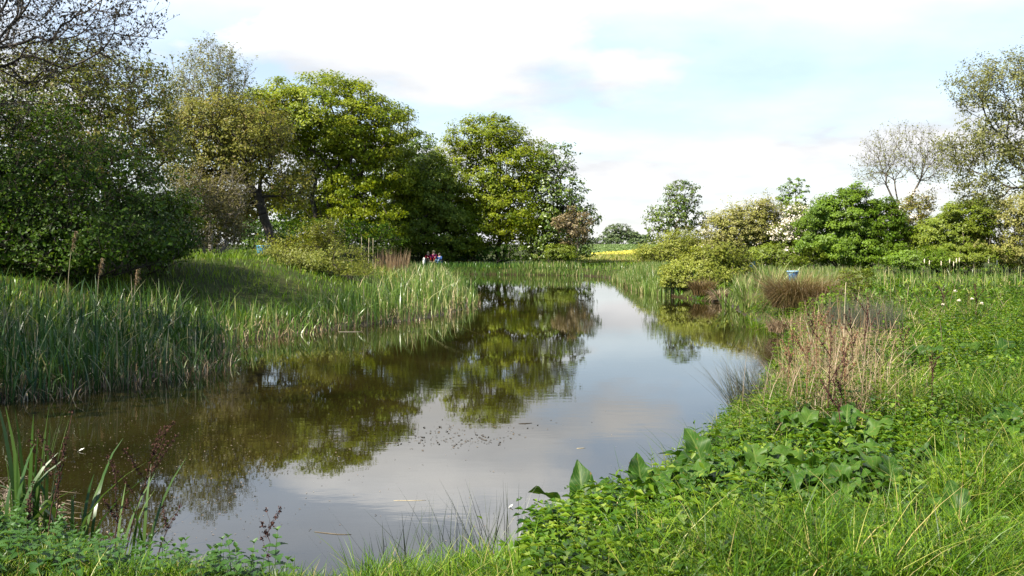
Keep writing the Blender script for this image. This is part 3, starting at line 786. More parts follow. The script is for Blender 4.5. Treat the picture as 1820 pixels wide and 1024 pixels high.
    woody('hedge', 'long clipped green hedge along the top of the far field', 'hedge', B(1150, 385), hb, 420, 0.5, M['far_hedge'], M['bark'], stems=20, spread=18, bf=0.3, tip=0.03, nleaf=26, clr=0.8, crown_h=0.4, mind=0.5, parts=BUSH)


plants()


# ------------------------------------------------------------------ ground cover
def scatter(n, y0, y1, k, a0, a1):
    """random ground points: distance with density ~ 1/y^k, bearing tan between a0 and a1"""
    uu = R.random(n)
    if abs(k - 1) < 1e-6:
        y = y0 * (y1 / y0) ** uu
    else:
        y = (y0 ** (1 - k) + uu * (y1 ** (1 - k) - y0 ** (1 - k))) ** (1 / (1 - k))
    x = y * R.uniform(a0, a1, n)
    return x, y


def cover(name, label, parts, mat):
    V, T, Q, rt, rq = [], [], [], [], []
    off = 0
    for (v, f, r) in parts:
        V.append(v)
        if f.shape[1] == 3:
            T.append(f + off); rt.append(r)
        else:
            Q.append(f + off); rq.append(r)
        off += len(v)
    fs, rn = [], []
    if T: fs.append(np.concatenate(T)); rn.append(np.concatenate(rt))
    if Q: fs.append(np.concatenate(Q)); rn.append(np.concatenate(rq))
    o = mesh(name, np.concatenate(V), fs, mat, rnd=rn)
    return tag(o, label, kind='stuff')


def bl(x, y, z, h, w, rnd, lean=0.35, droop=0.12, segs=3, power=1.8, az=None, taper=.75):
    n = len(x)
    az = R.uniform(0, 6.283, n) if az is None else az
    V, Q, s = blades(np.stack([x, y, z], 1), h, w, az, lean, droop, segs, power, taper=taper)
    return V, Q, np.repeat(rnd, s)


def leftmask(x, y):
    return (x / np.maximum(y, 1) < -0.055) & (y > 12)


def uvof(x, y, z):
    return 910 + F * x / y, HOR + F * (H - z) / y


def dryness(x, y):
    """how much dead stalk is mixed into the right bank"""
    t = x / np.maximum(y, 1)
    d = 0.95 * np.exp(-((t - .325) / .05) ** 2) * sst(8.2, 10.5, y) * (1 - sst(14.5, 19, y))
    d += 0.3 * np.exp(-((t - .31) / .05) ** 2) * sst(18, 20, y) * (1 - sst(24, 30, y))
    d += 0.16 * sst(0.1, 0.9, wob(x, y, 0.8, 5)) * sst(9, 14, y) * (1 - sst(30, 50, y))
    return d


DOCKS = ((1035, 6.75), (1130, 6.6), (1262, 7.0), (1345, 6.9), (1575, 6.5), (1712, 5.5), (1520, 8.2), (1645, 13.6), (1768, 14.0), (1800, 8.6), (1425, 8.6), (1190, 6.1), (1465, 6.1), (1620, 7.4))


def grass():
    parts = []
    # right meadow, near to far
    DK = np.array([B(u, d) for u, d in DOCKS])
    for n, y0, y1, k, hh, ww, sg, per, cr in ((13500, 4.1, 13, 1.15, 0.40, 0.0046, 5, 26, .045), (7200, 13, 32, 1.1, 0.33, 0.010, 3, 16, .09), (4200, 32, 84, 1.2, 0.32, 0.026, 2, 15, .25)):
        cx, cyy = scatter(n, y0, y1, k, -0.62, 0.66 if y0 < 10 else .8)
        ch = R.uniform(.3, 1.3, n) * (0.85 + .4 * wob(cx, cyy, 1.3, 7)); cc = R.uniform(-.28, .26, n); ca = R.uniform(0, 6.28, n)
        i = np.repeat(np.arange(n), R.poisson(per, n))
        a = R.uniform(0, 6.283, len(i)); r = np.abs(R.normal(0, cr, len(i)))
        x = cx[i] + np.cos(a) * r; y = cyy[i] + np.sin(a) * r
        sd = sdist(x, y)
        ok = (sd > 0.02) & ~leftmask(x, y) & ((y < 60) | (sd > .5))
        x, y, sd, i, a = x[ok], y[ok], sd[ok], i[ok], a[ok]
        z = gz(x, y, sd) - 0.02
        clump = 0.5 + 0.5 * wob(x, y, 2.3, 7)
        h = hh * ch[i] * R.uniform(.55, 1.2, len(x))
        if y0 < 10:
            dd = np.min(np.hypot(x[:, None] - DK[None, :, 0], y[:, None] - DK[None, :, 1]), 1)
            h *= 0.3 + .7 * sst(.15, .5, dd)
            h *= np.where(x < -0.75 - .05 * (y - 5), .5, 1) * np.where(x < .5, .8, 1)
            h *= np.where((x / y > -.02) & (x / y < .42) & (y > 5.0) & (y < 9.5), R.uniform(.45, 1.05, len(x)), 1) * np.where((x < .2) & (y > 5.4), .8, 1)
        dr = dryness(x, y)
        rn = np.clip(0.24 + cc[i] + 0.27 * R.random(len(x)) + .10 * (clump - .5), 0, .74)
        dead = R.random(len(x)) < 0.08 + 0.3 * dr
        rn = np.where(dead, R.uniform(.8, 1, len(x)), rn)
        az = np.where(R.random(len(x)) < .6, a, ca[i]) + R.normal(0, .5, len(x))
        parts.append(bl(x, y, z, h, ww * R.uniform(.6, 1.5, len(x)) * (1 + 0.012 * y), rn, lean=R.uniform(.1, 1.0, len(x)), droop=R.uniform(0, .6, len(x)), segs=sg, az=az))
    cover('meadow_grass', 'long rough green grass over the right bank', parts, M['grass'])
    # left bank turf and the strip round the far end
    parts = []
    x, y = scatter(70000, 13, 85, 0.9, -0.75, 0.03)
    sd = sdist(x, y)
    ok = leftmask(x, y) & (sd > 0.8)
    x, y, sd = x[ok], y[ok], sd[ok]
    z = gz(x, y, sd) - 0.02
    cl = 0.5 + 0.5 * wob(x, y, 1.1, 3)
    rn = np.clip(.2 + .3 * cl + .3 * R.random(len(x)), 0, .72)
    dryz = np.exp(-(((x / y + 0.125) / 0.028) ** 2 + ((y - 52) / 9) ** 2))
    rn = np.where(R.random(len(x)) < .03 + .8 * dryz, R.uniform(.82, 1, len(x)), rn)
    parts.append(bl(x, y, z, (.16 + .16 * cl + .55 * dryz) * R.uniform(.6, 1.3, len(x)), .012 * (1 + .02 * y) * R.uniform(.7, 1.4, len(x)), rn, lean=R.uniform(.1, .7, len(x)), segs=2))
    cover('bank_grass', 'smooth lit green grass sloping up the left bank', parts, M['grass'])
    # far rough pasture in the gap
    parts = []
    x, y = scatter(26000, 80, 129, 1.2, 0.02, 0.30)
    z = gz(x, y)
    rn = np.where(R.random(len(x)) < .72 * sst(84, 88, y), R.uniform(.78, .98, len(x)), R.uniform(.25, .7, len(x)))
    parts.append(bl(x, y, z - .02, R.uniform(.2, .45, len(x)) * np.where(y < 88, .7, 1), .06 * R.uniform(.7, 1.6, len(x)), rn, lean=R.uniform(.1, .6, len(x)), segs=2))
    cover('rough_pasture', 'tan dry pasture beyond the head of the pond', parts, M['grass'])


grass()


def fields():
    # flowering oilseed rape: a wedge widening to the right; green corn behind it
    def poly_pts(poly, n, zadd):
        p = np.array(poly)
        lo, hi = p.min(0), p.max(0)
        q = R.uniform(lo, hi, (n, 2))
        ins = np.zeros(n, bool)
        A, Bq = p, np.roll(p, -1, 0)
        for a, b in zip(A, Bq):
            c = (a[1] > q[:, 1]) != (b[1] > q[:, 1])
            ins ^= c & (q[:, 0] < (b[0] - a[0]) * (q[:, 1] - a[1]) / (b[1] - a[1] + 1e-12) + a[0])
        q = q[ins]
        return q[:, 0], q[:, 1], gz(q[:, 0], q[:, 1]) + zadd
    rape = [tuple(B(1050, 128)), tuple(B(1215, 128)), tuple(B(1215, 205)), tuple(B(1140, 190)), tuple(B(1095, 146))]
    x, y, z = poly_pts(rape, 30000, .2)
    C = np.stack([x, y, z + R.uniform(-.2, .12, len(x))], 1)
    V, T = cards(C, R.normal(0, .5, C.shape) + [0, -.3, .8], R.uniform(.18, .4, len(x)), .8)
    cover('rapeseed_field', 'strip of bright yellow rapeseed in the distance', [(V, T, np.repeat(R.random(len(x)), 2))], M['crop'])
    corn = [tuple(B(1040, 130)), tuple(B(1093, 148)), tuple(B(1138, 193)), tuple(B(1215, 208)), tuple(B(1215, 384)), tuple(B(980, 384)), tuple(B(980, 130))]
    x, y, z = poly_pts(corn, 60000, .3)
    C = np.stack([x, y, z + R.uniform(-.15, .1, len(x))], 1)
    V, T = cards(C, R.normal(0, .5, C.shape) + [0, -.3, .8], R.uniform(.4, .9, len(x)), .5)
    cover('crop_field', 'pale green crop field below the far hedge', [(V, T, np.repeat(R.random(len(x)), 2))], M['crop_green'])


fields()


def reeds():
    # tall reeds along the left shore
    x, y = scatter(60000, 12.5, 80, 1.0, -0.8, 0.0)
    sd = sdist(x, y)
    u, v = uvof(x, y, 0)
    nearleft = (u < 420) & (y < 26)
    lim_in = np.where(nearleft, -0.55, -0.30) + 0.25 * wob(x, y, 1.6, 4)
    lim_out = np.where(u > 640, 4.2, np.interp(u, [150, 300, 420, 560, 640], [5.5, 3.4, 1.7, 2.2, 4.2])) + 0.9 * wob(x, y, .8, 6)
    ok = (u < 860) & (sd > lim_in) & (sd < lim_out) & (y < 71) & ((x / y < -0.03) | (y > 30))
    ok &= R.random(len(x)) < np.where(nearleft, .62, 1) * (0.45 + .55 * (1 - sst(1.5, 4.5, sd)))
    ok_ = ok
    x, y, sd, u = x[ok], y[ok], sd[ok], u[ok]
    z = np.maximum(gz(x, y, sd) - .03, -.25)
    n = len(x)
    h = R.uniform(.5, 1.25, n) ** .8 * np.interp(u, [250, 380, 420, 600, 680], [1.04, .92, .72, .76, .95]) * (0.88 + .22 * wob(x, y, 1.3, 8)) * (1 - .35 * sst(2.0, 5.0, sd))
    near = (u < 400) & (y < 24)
    rn = np.clip(.1 + .5 * R.random(n) + .12 * wob(x, y, 1.0, 2) + .25 * sst(600, 780, u) * R.random(n), 0, .72)
    rn = np.where(R.random(n) < .06 + .12 * sst(640, 760, u), R.uniform(.82, 1, n), rn)
    rn = np.where((R.random(n) < .10) & nearleft[ok_], R.uniform(.78, 1, n), rn)
    w = R.uniform(.014, .03, n) * (1 + .012 * np.maximum(y - 15, 0))
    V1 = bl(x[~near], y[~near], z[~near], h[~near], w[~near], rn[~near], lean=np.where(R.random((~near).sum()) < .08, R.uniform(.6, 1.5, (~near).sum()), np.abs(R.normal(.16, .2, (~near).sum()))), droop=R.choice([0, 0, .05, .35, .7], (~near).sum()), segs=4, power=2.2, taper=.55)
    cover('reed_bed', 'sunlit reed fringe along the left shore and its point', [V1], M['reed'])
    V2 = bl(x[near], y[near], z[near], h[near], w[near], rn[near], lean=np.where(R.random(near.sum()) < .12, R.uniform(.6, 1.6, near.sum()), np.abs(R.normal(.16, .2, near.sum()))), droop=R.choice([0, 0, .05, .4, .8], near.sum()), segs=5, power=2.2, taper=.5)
    cover('reed_bed', 'dark shaded reeds standing in the near left shallows', [V2], M['reed_shade'])
    # broken straw at the foot of the reeds
    m = R.choice(n, 9000)
    x2, y2 = x[m] + R.normal(0, .1, 9000), y[m] - R.uniform(0, .2, 9000)
    sd2 = sdist(x2, y2)
    k = sd2 < 0.9
    x2, y2, sd2 = x2[k], y2[k], sd2[k]
    z2 = np.maximum(gz(x2, y2, sd2), -.05)
    cover('reed_litter', 'broken straw coloured stubs at the foot of the left reeds', [bl(x2, y2, z2, R.uniform(.06, .40, len(x2)), .013 * (1 + .015 * y2), R.random(len(x2)), lean=R.uniform(0, 1.3, len(x2)), segs=2, droop=.2)], M['dry'])
    # far shore
    x, y = scatter(26000, 60, 84, .5, -0.14, 0.11)
    sd = sdist(x, y)
    ok = (sd > -.4) & (sd < 3.2) & (y > 68) & (x > -12) & ~((x > 5.0) & (x < 7.4) & (R.random(len(x)) < .9))
    x, y, sd = x[ok], y[ok], sd[ok]
    n = len(x)
    dark = sst(1.5, -1.5, x)  # blade colour darkens below the sycamores, standing in for their shade
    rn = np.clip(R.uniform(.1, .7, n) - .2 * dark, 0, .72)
    rn = np.where(R.random(n) < .14 * (1 - dark), R.uniform(.82, 1, n), rn)
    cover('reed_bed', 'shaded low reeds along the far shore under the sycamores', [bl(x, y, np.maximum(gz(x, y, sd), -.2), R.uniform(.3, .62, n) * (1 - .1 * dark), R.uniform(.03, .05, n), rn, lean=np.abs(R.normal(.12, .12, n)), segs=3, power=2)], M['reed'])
    # right shore
    x, y = scatter(42000, 34, 72, .8, 0.085, 0.26)
    sd = sdist(x, y)
    u, v = uvof(x, y, 0)
    ok = (sd > -.35) & (sd < 4.5) & (y > 42.5) & ~((x / y > .165) & (x / y < .24) & (y < 47) & (R.random(len(x)) < .75)) & ~((x > 4.6) & (y > 63) & (R.random(len(x)) < .8))
    x, y, sd = x[ok], y[ok], sd[ok]
    n = len(x)
    rn = np.clip(R.uniform(.2, .75, n), 0, .75)
    rn = np.where(R.random(n) < .12, R.uniform(.82, 1, n), rn)
    low = R.random(n) < .22
    p = [bl(x, y, np.maximum(gz(x, y, sd), -.15), R.uniform(.5, 1.0, n) * (1 - .4 * sst(56, 66, y)), R.uniform(.02, .036, n), rn, lean=np.abs(R.normal(.12, .14, n)), segs=3, power=2)]
    cover('reed_bed', 'grey green reeds along the right shore near the head of the pond', p, M['reed'])
    xs, ys = x[low & (sd < .5)], y[low & (sd < .5)]
    cover('reed_litter', 'pale straw stubs at the foot of the right shore reeds', [bl(xs, ys, np.zeros(len(xs)) - .02, R.uniform(.15, .45, len(xs)), .035 + 0 * xs, R.uniform(.3, 1, len(xs)), lean=R.uniform(0, .4, len(xs)), segs=2)], M['dry'])
    # grey green reeds in the right meadow in front of the hedge
    x, y = scatter(16000, 38, 57, .8, 0.22, 0.56)
    sd = sdist(x, y)
    ok = (sd > .5) & (R.random(len(x)) < .8 - .72 * sst(.31, .38, x / y))
    x, y, sd = x[ok], y[ok], sd[ok]
    n = len(x)
    cover('reed_bed', 'grey green reeds in the wet meadow below the right hedge', [bl(x, y, gz(x, y, sd), R.uniform(.35, .75, n), R.uniform(.02, .034, n), np.where(R.random(n) < .2, R.uniform(.8, 1, n), R.uniform(.3, .78, n)), lean=np.abs(R.normal(.12, .14, n)), segs=3, power=2)], M['reed'])


reeds()


def dryg(n):
    x, y = scatter(n * 4, 8.5, 32, .6, 0.15, 0.6)
    sd = sdist(x, y)
    ok = (sd > .15) & (R.random(len(x)) < dryness(x, y))
    x, y, sd = x[ok], y[ok], sd[ok]
    n = len(x)
    return bl(x, y, gz(x, y, sd), R.uniform(.2, .6, n), .002 + .0003 * y, R.uniform(.2, 1, n), lean=R.uniform(.2, 1.2, n), segs=4, droop=R.uniform(0, .6, n))


def herbs():
    # broad leaved weeds through the right bank
    parts = []
    for n, y0, y1, k, sz in ((26000, 4.2, 12, 1.1, .055), (26000, 12, 26, 1.1, .07), (14000, 26, 60, 1.2, .12)):
        x, y = scatter(n, y0, y1, k, -0.05, 0.8)
        sd = sdist(x, y)
        patch = wob(x, y, 1.4, 11) + .5 * wob(x, y, 4.1, 12)
        ok = (sd > .1) & (patch + R.normal(0, .35, len(x)) > .05)
        x, y, sd = x[ok], y[ok], sd[ok]
        z = gz(x, y, sd)
        C = np.stack([x, y, z + R.uniform(.04, .36, len(x)) * (.75 + .35 * wob(x, y, 2.0, 4))], 1)
        V, T = cards(C, R.normal(0, .45, C.shape) + [-.1, -.1, .85], sz * R.uniform(.5, 1.5, len(x)), R.uniform(.3, .6, (len(x), 1)), .2)
        parts.append((V, T, np.repeat(np.clip(R.random(len(x)) * .8 + .2 * (.5 + .5 * wob(x, y, 3, 2)), 0, 1), 2)))
    # leafy weed stems
    for n, y0, y1, hh, L in ((4200, 4.2, 13, .30, .085), (3200, 13, 32, .42, .095)):
        x, y = scatter(n, y0, y1, 1.1, .02, .62)
        sd = sdist(x, y)
        ok = (sd > .1) & (wob(x, y, 1.0, 21) + R.normal(0, .4, n) + 1.2 * (x / y < .42) * (y > 4.6) * (y < 9.5) > .0)
        x, y, sd = x[ok], y[ok], sd[ok]
        m = len(x)
        DK = np.array([B(uu_, dd_) for uu_, dd_ in DOCKS])
        dd = np.min(np.hypot(x[:, None] - DK[None, :, 0], y[:, None] - DK[None, :, 1]), 1)
        z = gz(x, y, sd)
        h = hh * R.uniform(.4, 1.2, m) * (.3 + .7 * sst(.18, .5, dd))
        lx, ly = R.normal(0, .12, (2, m)) * h
        szs = R.uniform(.5, 1.75, m); wr = R.uniform(.13, .38, m); cs = R.uniform(-.3, .35, m)
        for k in range(6):
            t = .25 + .75 * k / 5
            for q in (0, PI_):
                az = R.uniform(0, .6, m) + (k % 2) * 1.57 + q + (x * 37 % 6.28)
                d = np.stack([np.cos(az), np.sin(az), np.full(m, .25 - .5 * (1 - t))], 1)
                ll = L * szs * (1.1 - .6 * t ** 2) * R.uniform(.7, 1.25, m)
                p = np.stack([x + lx * t, y + ly * t, z + h * t], 1)
                s_ = np.stack([-np.sin(az), np.cos(az), np.zeros(m)], 1)
                w = (ll * wr)[:, None]
                mid = p + d * (ll * .45)[:, None]
                Vv = np.stack([p, mid + s_ * w + [0, 0, .008], p + d * ll[:, None] - np.array([0, 0, 1.0]) * (ll * .25)[:, None], mid - s_ * w + [0, 0, .008]], 1).reshape(-1, 3)
                o = np.arange(m)[:, None] * 4
                T = np.stack([o + [0, 1, 2], o + [0, 2, 3]], 1).reshape(-1, 3)
                parts.append((Vv, T, np.repeat(np.clip(R.random(m) * .45 + .3 * t + cs, 0, 1), 2)))
        Vs, Qs, sg = blades(np.stack([x, y, z], 1), h, .006, np.arctan2(ly, lx), np.hypot(lx, ly) / h, 0, 2, 1)
        parts.append((Vs, Qs, np.full(len(Qs), .6)))
    cover('meadow_herbs', 'small leaved weeds mixed through the right bank', parts, M['herb'])
    # dry standing stalks
    x, y = scatter(9000, 8.5, 30, .6, 0.15, 0.55)
    sd = sdist(x, y)
    ok = (sd > .15) & (R.random(len(x)) < dryness(x, y) * .7)
    x, y, sd = x[ok], y[ok], sd[ok]
    n = len(x)
    cover('dead_stalks', 'brown dead stalks standing in the right bank grass', [bl(x, y, gz(x, y, sd), R.uniform(.25, 1.0, n) ** 1.3, .0028 + .00032 * y, R.random(n) * .85, lean=np.abs(R.normal(.18, .25, n)), segs=4, droop=R.choice([0, 0, .1, .35], n), power=1.5, taper=.5),
        dryg(9000)], M['dry'])


herbs()
# ------------------------------------------------------------------ individual waterside plants
def gh(x, y):
    return float(gz(np.array([float(x)]), np.array([float(y)]))[0])


def dock_leaf_geo(base, az, L, W, e0, e1, roll=0.0, wave=0.028):
    na, nc = 22, 11
    t = np.linspace(0, 1, na)
    ang = e0 + (e1 - e0) * t ** 1.2
    ds = L / (na - 1)
    h = np.concatenate([[0], np.cumsum(np.cos(ang[:-1]) * ds)]); zz = np.concatenate([[0], np.cumsum(np.sin(ang[:-1]) * ds)])
    d = np.array([math.cos(az), math.sin(az), 0]); s = np.array([-math.sin(az), math.cos(az), 0])
    cen = base + h[:, None] * d + zz[:, None] * np.array([0, 0, 1.0])
    up = -np.sin(ang)[:, None] * d + np.cos(ang)[:, None] * np.array([0, 0, 1.0])
    b = np.clip((t - 0.22) / 0.78, 0, 1)
    prof = np.where(t < 0.2, 0.05, np.maximum(0.05, np.sin(math.pi * b ** 0.72) ** 0.95))
    prof[-1] = 0.01
    a = np.linspace(-1, 1, nc)
    ph, ph2 = R.uniform(0, 6, 2)
    al_ = t[:, None]
    w = W / 2 * prof
    V = cen[:, None] + s[None, None] * (w[:, None] * a[None])[..., None] * math.cos(roll)
    lift = w[:, None] * (np.abs(a)[None] * 0.28 + a[None] * math.sin(roll)) + .006 * np.sin(al_ * 62 - np.abs(a)[None] * 13) * prof[:, None] * (1 - np.abs(a)[None]) + prof[:, None] * wave * np.abs(a)[None] ** 1.5 * np.sin(t[:, None] * 21 + ph + np.sign(a)[None] * ph2)
    V = V + up[:, None] * lift[..., None] + R.normal(0, 0.0012, V.shape)
    i = (np.arange(na - 1)[:, None] * nc + np.arange(nc - 1)[None]).ravel()
    Q = np.stack([i, i + 1, i + nc + 1, i + nc], 1)
    return V.reshape(-1, 3), Q, np.tile(a, na), np.repeat(t, nc)


def dock(u, D, leaves, label, n_small=3):
    x, y = B(u, D)
    z = gh(x, y) - 0.02
    e = empty('dock_plant', (x, y, z + .02), label, 'dock plant', 'dock plants on the near bank')
    for k in range(n_small + 2):
        leaves = leaves + [(R.uniform(0, 6.28), R.uniform(.24, .42), R.uniform(.09, .13), R.uniform(.5, 1.2), R.uniform(-.5, .3))]
    for (az, L, W, e0, e1) in leaves:
        b = np.array([x, y, z]) + np.append(R.normal(0, .025, 2), .09)
        V, Q, ac, al = dock_leaf_geo(b, az, L * .95, W * 1.3, min(1.35, e0 * R.uniform(1.0, 1.2)), e1 - R.uniform(.3, 1.2), R.normal(0, .25))
        mesh('leaf', V, [Q], M['dock'], e, rnd=[np.full(len(Q), R.uniform(.1, .9))], smooth=True, pattrs={'across': ac, 'along': al})
    return e


PI = math.pi
DL = 'broad dock leaves '
dock(1035, 6.75, [(2.6, .52, .17, 1.0, .75), (1.75, .56, .15, 1.3, 1.15), (3.3, .50, .19, .75, -.25), (0.6, .42, .14, .9, .1), (2.0, .40, .14, .9, .2)], 'broad leaved dock with upright wavy leaves against the water, lowest on the shore', 3)
dock(1130, 6.6, [(2.9, .45, .15, .9, .2), (.4, .48, .16, 1.0, .2), (4.6, .40, .15, .8, -.4), (1.6, .46, .14, 1.2, .8)], 'shaded leafy dock between the water dock and the long pale leaf', 3)
dock(1262, 7.0, [(4.05, .60, .15, 1.15, -1.0), (1.9, .54, .15, 1.15, .8), (2.9, .5, .15, 1.0, .4), (.6, .45, .14, .9, .0), (5.2, .42, .14, .7, -.5)], 'dock with one long pale leaf hanging down and one big leaf standing up', 3)
dock(1345, 6.9, [(.25, .55, .15, .95, .05), (3.6, .40, .13, .9, -.2), (1.5, .42, .13, 1.2, .5)], 'dock with a single pale leaf held out flat to the right', 2)
dock(1575, 6.5, [(2.3, .50, .17, 1.15, .25), (.35, .42, .15, .9, -.4), (1.3, .40, .13, 1.2, .6), (2.75, .40, .13, 1.2, .8), (4.9, .36, .14, .8, -.9)], 'big dock with drooping folded leaves in the middle of the near grass', 3)
dock(1712, 5.5, [(1.4, .42, .12, 1.3, 1.15), (2.4, .34, .11, 1.1, .9), (5.0, .3, .11, .7, -.5)], 'narrow upright dock near the bottom right corner', 1)
dock(1520, 8.2, [(1.2, .45, .13, 1.2, .9), (2.8, .45, .14, 1.0, .2), (.2, .45, .14, .9, .1), (4.3, .4, .13, .7, -.4)], 'dark dock leaves behind the brown stalks', 3)
dock(1645, 13.6, [(.3, .55, .16, .75, .25), (2.9, .50, .13, .7, .1), (1.5, .4, .14, 1.1, .6), (5, .4, .14, .6, -.4)], 'dock with two pale spread leaves in the middle of the right bank', 2)
dock(1768, 14.0, [(.5, .70, .17, 1.0, .45), (2.7, .55, .19, .75, .2), (3.4, .45, .19, .3, -.2), (.1, .55, .13, .3, -.1), (4.5, .4, .15, .5, -.4)], 'dark and pale leaved dock near the right edge of the bank', 2)
dock(1800, 8.6, [(2.5, .42, .15, .9, .1), (.8, .4, .14, 1, .3), (4.2, .4, .14, .8, -.3)], 'dock leaves cut by the right edge of the picture', 2)
dock(1425, 8.6, [(2.2, .42, .13, 1.0, .4), (.9, .42, .13, 1.1, .3), (3.7, .36, .12, .9, .0)], 'small dock under the brown stalks near the water', 2)
for k, (u, D, lab) in enumerate(((1190, 6.1, 'low shaded dock at the foot of the bank beside the lower frame edge'), (1465, 6.1, 'low dock in the dark hollow of the near grass'), (1620, 7.4, 'dock leaves just right of the big drooping dock'))):
    dock(u, D, [(R.uniform(0, 6.28), R.uniform(.28, .4), R.uniform(.11, .15), R.uniform(.5, 1.0), R.uniform(-.6, .2)) for _ in range(5)], lab, 2)


DG2 = 'dark dock plants massed on the near bank'
DL2 = 'dark leafy dock among the massed weeds of the near bank'
n_ = 0
while n_ < 34:
    u_ = R.uniform(1000, 1560); D_ = R.uniform(6.0, 8.8)
    x_, y_ = B(u_, D_)
    if float(sdist([x_], [y_])[0]) < .12 or min(math.hypot(x_ - B(a, b)[0], y_ - B(a, b)[1]) for a, b in DOCKS) < .2:
        continue
    e_ = dock(u_, D_, [(R.uniform(0, 6.28), R.uniform(.28, .48), R.uniform(.10, .15), R.uniform(.8, 1.25), R.uniform(-.6, .5)) for _ in range(4)], DL2, 1)
    e_['group'] = DG2
    n_ += 1


def ovate(base, d, L, W, droop, teeth=7):
    """serrated pointed leaf: folded along the midrib"""
    d = d / np.linalg.norm(d)
    s = np.cross(d, [0, 0, 1.0]); s /= np.linalg.norm(s) + 1e-9
    up = np.cross(s, d)
    n = teeth * 2 + 1
    t = np.linspace(0, 1, n)
    w = W / 2 * np.maximum(0.02, np.sin(PI * np.clip(t, 0, 1) ** 0.62)) * np.where(np.arange(n) % 2 == 1, 1.12, 0.84)
    w[-1] = 0.001
    tt = np.where(np.arange(n) % 2 == 1, t + .02, t)
    c = base + d[None] * (tt * L)[:, None] - np.array([0, 0, 1.0]) * (droop * L * t ** 2)[:, None]
    m = base + d[None] * (t * L)[:, None] - np.array([0, 0, 1.0]) * (droop * L * t ** 2)[:, None] - up * 0.002
    l = c + s * w[:, None] + up * (w * .35)[:, None]
    r = c - s * w[:, None] + up * (w * .35)[:, None]
    V = np.concatenate([l, m, r])
    i = np.arange(n - 1)
    Q = np.concatenate([np.stack([i, i + n, i + n + 1, i + 1], 1), np.stack([i + n, i + 2 * n, i + 2 * n + 1, i + n + 1], 1)])
    return V, Q


def leafy_stem(name, label, cat, group, x, y, h, lmat, LW=(.125, .08), pairs=6, lean=(0, 0), droop=.35, start=.25, parent_only=None, whorl=2):
    z = gh(x, y) - .02
    e = empty(name, (x, y, z + .02), label, cat, group)
    t = np.linspace(0, 1, 6)
    path = np.stack([x + lean[0] * t ** 1.5 * h, y + lean[1] * t ** 1.5 * h, z + h * t], 1)
    V, f = sweep(path, np.linspace(.0042, .0016, 6), 5)
    mesh('stem', V, f, M['greenstem'], e, smooth=True)
    ps, rn = [], []
    a0 = R.random() * 6
    for k in range(pairs):
        tt = start + (1 - start) * (k / (pairs - 1)) ** .85
        p = np.array([np.interp(tt, t, path[:, j]) for j in range(3)])
        sz = (1.0 - .62 * (k / (pairs - 1)) ** 2.2) * R.uniform(.85, 1.15)
        for q in range(whorl):
            az = a0 + k * PI / 2 * 1.03 + q * 2 * PI / whorl + R.normal(0, .15)
            el = .15 + .75 * (k / (pairs - 1)) ** 3
            d = np.array([math.cos(az) * math.cos(el), math.sin(az) * math.cos(el), math.sin(el)])
            V, Q = ovate(p, d, LW[0] * sz, LW[1] * sz, droop * R.uniform(.6, 1.3))
            ps.append((V, [Q])); rn.append(np.full(len(Q), R.random() * .6 + .4 * k / pairs))
    V, f = join(ps)
    mesh('leaves', V, f, lmat, e, rnd=rn, smooth=False)
    return e


def copy_thing(e, x, y, s=1.0, rz=0.0, label=None):
    c = e.copy(); COL.objects.link(c)
    c.location = (x, y, gh(x, y)); c.scale = (s, s, s * R.uniform(.9, 1.1)); c.rotation_euler = (0, 0, rz)
    if label: c['label'] = label
    for ch in e.children:
        d = ch.copy(); COL.objects.link(d); d.parent = c
    return c


# nettles along the near left edge
NG = 'nettles along the near left edge of the water'
NLAB = 'leafy green nettle shoot among the nettles at the near left water edge'
protos = [leafy_stem('nettle_plant', NLAB, 'nettle', NG, *B(320, 6.55), .36, M['nettle'], lean=(.1, 0)),
          leafy_stem('nettle_plant', NLAB, 'nettle', NG, *B(382, 6.3), .33, M['nettle'], lean=(-.1, .05), pairs=5),
          leafy_stem('nettle_plant', 'taller nettle shoot standing alone right of the near left nettles', 'nettle', NG, *B(486, 6.1), .46, M['nettle'], lean=(.05, 0), pairs=7)]
spots = []
while len(spots) < 150:
    u = R.uniform(-160, 500); D = R.uniform(4.9, 7.25)
    x, y = B(u, D)
    if float(sdist([x], [y])[0]) > .1 and (u < 330 or D < 6.3):
        spots.append((x, y))
for x, y in spots:
    copy_thing(protos[int(R.integers(0, 2))], x, y, R.uniform(.5, .85), R.random() * 6.28, NLAB)
for u, D, s in ((430, 6.12, .9), (455, 6.05, .9), (505, 6.0, .85), (525, 5.9, .8)):
    copy_thing(protos[1], *B(u, D), s, R.random() * 6.28, NLAB)
NG2 = 'nettles among the near docks'
NL2 = 'small nettle shoot growing between the dock plants on the near bank'
for k in range(85):
    u = R.uniform(1060, 1640); D = R.uniform(5.2, 7.6)
    x, y = B(u, D)
    dk = min(math.hypot(x - B(a, b)[0], y - B(a, b)[1]) for a, b in DOCKS)
    if float(sdist([x], [y])[0]) > .15 and dk > .28:
        o = copy_thing(protos[k % 2], x, y, R.uniform(.5, .9), R.random() * 6.28, NL2); o['group'] = NG2
